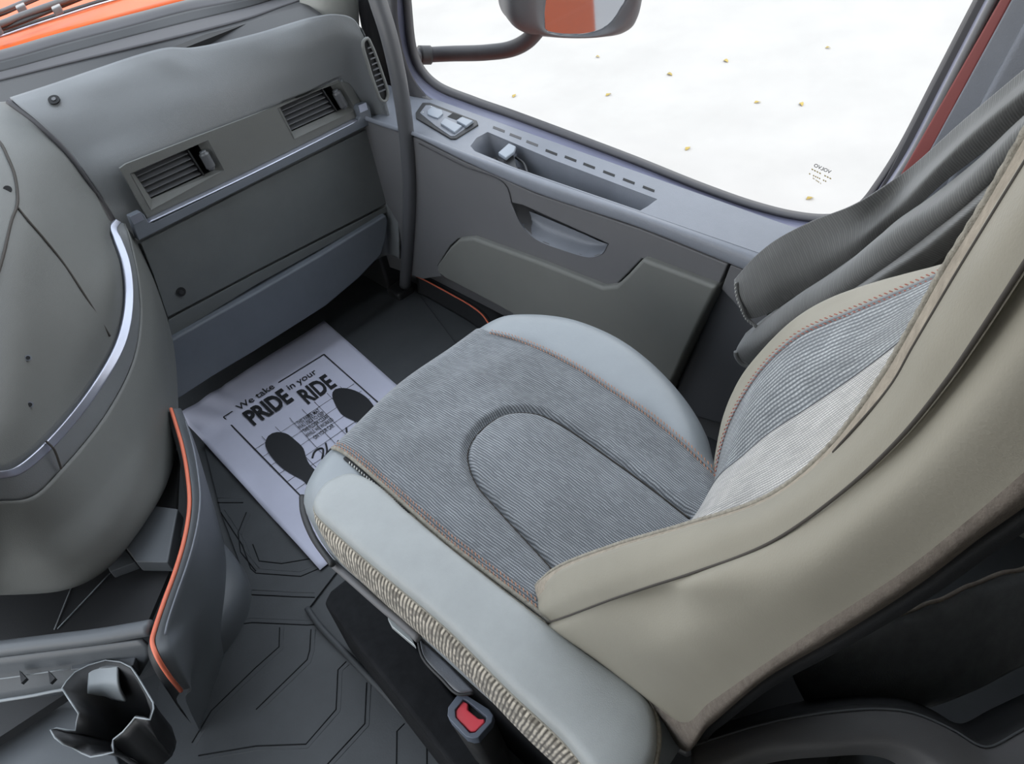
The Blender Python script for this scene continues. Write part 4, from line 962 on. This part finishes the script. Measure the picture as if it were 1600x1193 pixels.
K2 = [
 [(1165, 520, .99), (1200, 492, 1.0), (1245, 462, 1.0), (1300, 425, 1.0), (1355, 385, 1.0), (1400, 345, .99), (1450, 310, .98), (1520, 255, .97), (1600, 180, .96), (1700, 100, .95)],
 [(1150, 548, .955), (1195, 505, .95), (1240, 470, .94), (1300, 435, .93), (1350, 395, .93), (1400, 360, .92), (1460, 325, .91), (1530, 265, .90), (1600, 195, .90), (1700, 120, .90)],
 [(1153, 560, .955), (1195, 530, .94), (1245, 495, .93), (1300, 462, .92), (1360, 420, .92), (1410, 385, .92), (1470, 340, .91), (1535, 285, .90), (1605, 215, .90), (1700, 140, .90)],
 [(1174, 574, .965), (1200, 560, .97), (1250, 525, .98), (1310, 495, .98), (1370, 460, .98), (1430, 420, .98), (1490, 370, .97), (1550, 310, .96), (1620, 240, .95), (1700, 170, .95)],
 [(1185, 590, 1.0), (1220, 575, 1.01), (1265, 550, 1.02), (1320, 520, 1.02), (1380, 480, 1.02), (1440, 440, 1.02), (1500, 395, 1.02), (1560, 340, 1.0), (1625, 280, 1.0), (1700, 220, 1.0)],
]
loft('inner_fold', [XL([(u, v, x - .065) for u, v, x in k]) for k in K2], 60, 120, M['curtain'], curt, thick=.002)
K3 = [
 [(1250, 500, .97), (1320, 455, .96), (1380, 415, .95), (1440, 370, .93), (1500, 325, .92), (1560, 270, .92), (1640, 200, .92)],
 [(1270, 500, .90), (1330, 465, .89), (1390, 425, .88), (1450, 385, .88), (1510, 335, .87), (1570, 280, .87), (1650, 210, .87)],
 [(1300, 520, .92), (1350, 490, .92), (1410, 450, .92), (1470, 405, .92), (1530, 355, .92), (1590, 300, .92), (1670, 230, .92)],
]
loft('inner_fold', [XL([(u, v, x - .055) for u, v, x in k]) for k in K3], 40, 80, M['curtain'], curt, thick=.002)
hem = XL([(1150, 441, .904), (1152, 460, .900), (1160, 483, .897), (1168, 498, .902), (1182, 510, .905)])
stitches('hem_stitching', hem, M['white'], curt, step=.006, ln=.004, rows=1, off=0, sidev=Vector((-1, 0, 0)), lift=.003)
tube('hem_edge', hem, .003, M['curtain'], curt, n=30, seg=8)
tube('hem_edge', XL([(1150, 549, .888), (1151, 556, .888), (1160, 568, .892), (1174, 574, .897)]), .004, M['curtain'], curt, n=30, seg=8)

# ================================================================ behind the seat, lower right
bc = thing('bunk_cover', 'black fabric bunk cover sagging behind the passenger seat', 'cover', (.7, -.05, 0))
E0 = [(1230, 1010), (1320, 988), (1360, 972), (1420, 955), (1480, 932), (1540, 905), (1600, 888), (1720, 860)]
loft('cloth_top', [PL(E0, z=.30), [p + Vector((-.01, -.01, -.01)) for p in PL(E0, z=.30)], PL([(1240, 1060), (1330, 1060), (1420, 1050), (1500, 1020), (1600, 980), (1720, 930)], z=.22), PL([(1260, 1100), (1340, 1110), (1430, 1110), (1520, 1080), (1600, 1040), (1720, 1000)], z=.15)], 30, 60, M['bunk'], bc, thick=.004)
tube('cloth_edge', [p + Vector((0, 0, .002 + .003 * math.sin(i * 2.1))) for i, p in enumerate(cr(PL(E0, z=.30), 24))], .003, M['fuzz2'], bc, n=80, seg=6)
bs = thing('bunk_shroud', 'black moulded plastic shroud with a rounded arch at the bunk foot', 'shroud', (.5, 0, 0))
H0 = [(1080, 1165), (1200, 1129), (1290, 1113), (1380, 1107), (1430, 1114), (1490, 1140), (1528, 1163), (1545, 1166), (1600, 1138), (1700, 1090)]
H1 = [(1080, 1190), (1200, 1152), (1290, 1140), (1380, 1134), (1430, 1142), (1480, 1165), (1515, 1195), (1540, 1210), (1600, 1190), (1700, 1140)]
H2 = [(1080, 1215), (1200, 1172), (1290, 1164), (1380, 1160), (1420, 1168), (1465, 1195), (1490, 1230), (1530, 1260), (1600, 1250), (1700, 1200)]
H3 = [(1080, 1235), (1200, 1192), (1290, 1182), (1360, 1180), (1395, 1190), (1430, 1220), (1450, 1260), (1500, 1300), (1600, 1300), (1700, 1260)]
loft('arch', [PL(H0, z=.36), [p + Vector((0, 0, .01)) for p in PL(H1, z=.36)], PL(H2, z=.37), PL(H3, z=.32)], 30, 90, M['door'], bs, thick=.006)
tube('arch_edge', PL(H0, z=.362), .0014, M['bin'], bs, n=90, seg=6)
loft('back_face', [PL(H0, z=.355), [Vector((p.x + .12, p.y + .03, .16)) for p in PL(H0, z=.355)]], 4, 60, M['dark'], bs, thick=.004)
box('bunk_base', (.66, -.9, .005), (1.02, -.1, .12), M['black'], bc)

# ================================================================ OUTSIDE
# cowl and windscreen
win2 = thing('window_2', 'windscreen seen across the top of the dashboard', 'window', (0, 1.9, .8), kind='structure')
def bandc(pts, z): return PL(pts, z=z)
B0 = [(-150, 195), (-60, 178), (15, 165), (150, 122), (262, 88), (300, 84), (400, 62), (480, 42), (530, 40)]
B1 = [(-150, 160), (0, 125), (100, 100), (200, 76), (300, 52), (390, 28), (440, 10), (470, 0)]
B2 = [(-150, 145), (0, 112), (100, 85), (200, 58), (300, 33), (400, 8), (440, -5), (480, -15)]
B3 = [(-150, 125), (0, 96), (100, 68), (200, 42), (290, 18), (380, 0), (440, -15), (480, -25)]
B4 = [(-150, 115), (0, 78), (80, 55), (150, 36), (220, 18), (290, 0), (380, -20), (460, -40)]
loft('dash_well', [PL(B0, z=.74), PL(B1, z=.765)], 6, 60, M['dark'], win2, thick=.004, linear=True)
loft('cowl_shelf', [PL(B1, z=.766), PL(B2, z=.775)], 6, 60, M['rubber'], win2, thick=.004, linear=True)
loft('glass_channel', [PL(B2, z=.775), PL(B3, z=.79)], 6, 60, M['dark'], win2, thick=.004, linear=True)
loft('frit_band', [PL(B3, z=.79), [p.lerp(q, .5) + Vector((0, 0, .006)) for p, q in zip(cr(PL(B3, z=.79), 8), cr(PL(B4, z=.80), 8))], PL(B4, z=.80)], 8, 60, M['rubber'], win2, thick=.004)
bl = cr(PL(B4, z=.80), 30)
loft('windscreen_glass', [bl, [p + Vector((-.02, -.30, .5)) for p in bl], [p + Vector((-.04, -.62, 1.05)) for p in bl]], 8, 30, M['glass'], win2, thick=None)
hood = loft('hood', [PL(B4, z=.775), PL([(-150, 70), (0, 52), (60, 34), (130, 14), (200, -10), (300, -35), (420, -60)], z=.74), PL([(-150, 30), (0, 8), (60, -10), (130, -28), (200, -50), (300, -75), (420, -90)], z=.68), PL([(-150, -40), (0, -70), (60, -80), (130, -90), (200, -100), (300, -110), (420, -120)], z=.50)], 40, 60, M['body'], None, thick=.01)
for v in hood.data.vertices: v.co.x = min(v.co.x, 1.08)
tag(hood, 'bright orange truck hood beyond the windscreen', 'hood')
tube('panel_gap', PL([(-80, 75), (0, 53), (50, 36), (100, 20), (150, 4), (200, -10)], z=.752), .006, M['dark'], hood, n=40, seg=8)
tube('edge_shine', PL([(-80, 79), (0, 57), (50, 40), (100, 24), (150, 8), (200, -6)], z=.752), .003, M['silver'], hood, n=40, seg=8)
def wiper(label, arm, blade, r=.009, zz=.80):
    t = thing('wiper', label, 'wiper', tuple(P(arm[0][0], arm[0][1], z=zz)), group='windscreen wipers')
    tube('wiper_arm', PL(arm, z=zz + .012), r, M['pole'], t, n=20, seg=8)
    tube('wiper_blade', PL(blade, z=zz), r * .7, M['dark'], t, n=20, seg=6)
    m_ = len(blade) // 2
    for s in (.25, .7):
        a = Vector((*blade[0], 0)).lerp(Vector((*blade[-1], 0)), s)
        plate('blade_clip', PL([(a.x - 8, a.y + 1), (a.x + 6, a.y - 5), (a.x + 7, a.y - 1), (a.x - 6, a.y + 5)], z=zz + .02), (0, 0, -.02), M['vent'], t, bevel=.003)
wiper('grey wiper with clips lying nearest along the windscreen base', [(-60, 52), (0, 38), (30, 26), (80, 8), (120, -6)], [(-60, 60), (0, 46), (40, 32), (90, 12), (150, -12)])
wiper('second dark wiper arm higher up the orange hood', [(-60, 34), (0, 18), (25, 8), (60, -6)], [(-60, 40), (0, 24), (28, 12), (70, -6)], r=.006)

# side mirror
mir = thing('side_mirror', 'black rectangular side mirror on a tubular arm outside the door', 'mirror', tuple(P(840, 50, x=1.5)))
XM = 1.55
MN = Vector((-.45, -.893, 0)); MP = Vector((1.42, 1.50, .65))
def mlay(pts, x):
    out = []
    for u, v in pts:
        d = P(u, v, x=1.0) - EYE; out.append(EYE + d * ((MP - MN * (x - XM) * -1 - EYE).dot(MN) / d.dot(MN)))
    return out
shell_o = [(800, -90), (800, 0), (803, 28), (812, 44), (830, 54), (860, 58), (900, 60), (940, 58), (970, 53), (988, 42), (997, 25), (1003, 0), (1015, -90)]
shell_f = [(838, -90), (838, 0), (840, 30), (846, 44), (858, 52), (880, 57), (905, 58), (935, 57), (962, 50), (978, 38), (988, 22), (996, 0), (1008, -90)]
glass_o = [(853, -90), (853, 0), (851, 20), (852, 46), (858, 51), (875, 54), (900, 54), (925, 50), (945, 42), (960, 28), (970, 12), (977, 0), (992, -90)]
loft('mirror_housing', [[p - MN * .12 for p in mlay(shell_o, XM)], mlay(shell_o, XM), mlay(shell_f, XM + .02), mlay(glass_o, XM + .005)], 24, 90, M['pole'], mir, thick=.003)
go = mlay(glass_o, XM + .004)
mg = plate('mirror_glass', go, -MN * .004, M['mirror'], mir)
# tilt of the glass so that it looks back along the truck
tube('mirror_arm', [P(640, 90, x=1.30), P(665, 86, x=1.36), P(700, 84, x=1.40), P(760, 82, x=1.43), P(800, 76, x=1.45), P(826, 62, x=1.46), P(845, 40, x=1.47)], .021, M['rubber'], mir, n=50, seg=16)
tube('arm_collar', [P(655, 86, x=1.34), P(672, 86, x=1.37)], .026, M['dark'], mir, n=6, seg=16)
tr_ = [P(858, 40, x=XM - .006), P(930, 36, x=XM - .006)]
# outer skin of the door below the window (paint seen in the mirror)
skin = box('door_2', (1.205, -3.0, -.9), (1.235, 1.95, .42), M['body']); tag(skin, 'orange outer skin of the passenger door', 'door', kind='structure')
# leaves and grit on the yard
lf = [(934, 89), (951, 148), (1134, 95), (1183, 160), (803, 150), (1294, 75), (1075, 232), (1046, 116), (1265, 310), (1252, 163)]
ll = ['just below the side mirror', 'below the mirror, second one down', 'in the open middle, right of the mirror', 'in the middle, low and towards the right', 'under the curve of the mirror arm, by the sill', 'at the upper right near the rear pillar', 'halfway along, close above the window sill', 'right of the mirror, at the height of the arm', 'in the lower right corner below the etched mark', 'left of the rear pillar, above the etched mark']
for i, (u, v) in enumerate(lf):
    c = P(u, v, z=-1.245); s = .02 + .012 * ((i * 37) % 5) / 5; an = i * 1.3
    pts = [(0, 1.2), (.5, .6), (.6, 0), (.35, -.6), (0, -1), (-.4, -.5), (-.55, .1), (-.4, .7)]
    q = [c + Vector(((x * math.cos(an) - y * math.sin(an)) * s, (x * math.sin(an) + y * math.cos(an)) * s, .004 * ((k * 3) % 4))) for k, (x, y) in enumerate(pts)]
    l = plate('leaf', q, (0, 0, -.002), M['leaf']); tag(l, 'dry leaf on pale concrete ' + ll[i], 'leaf', 'dry leaves on the yard')
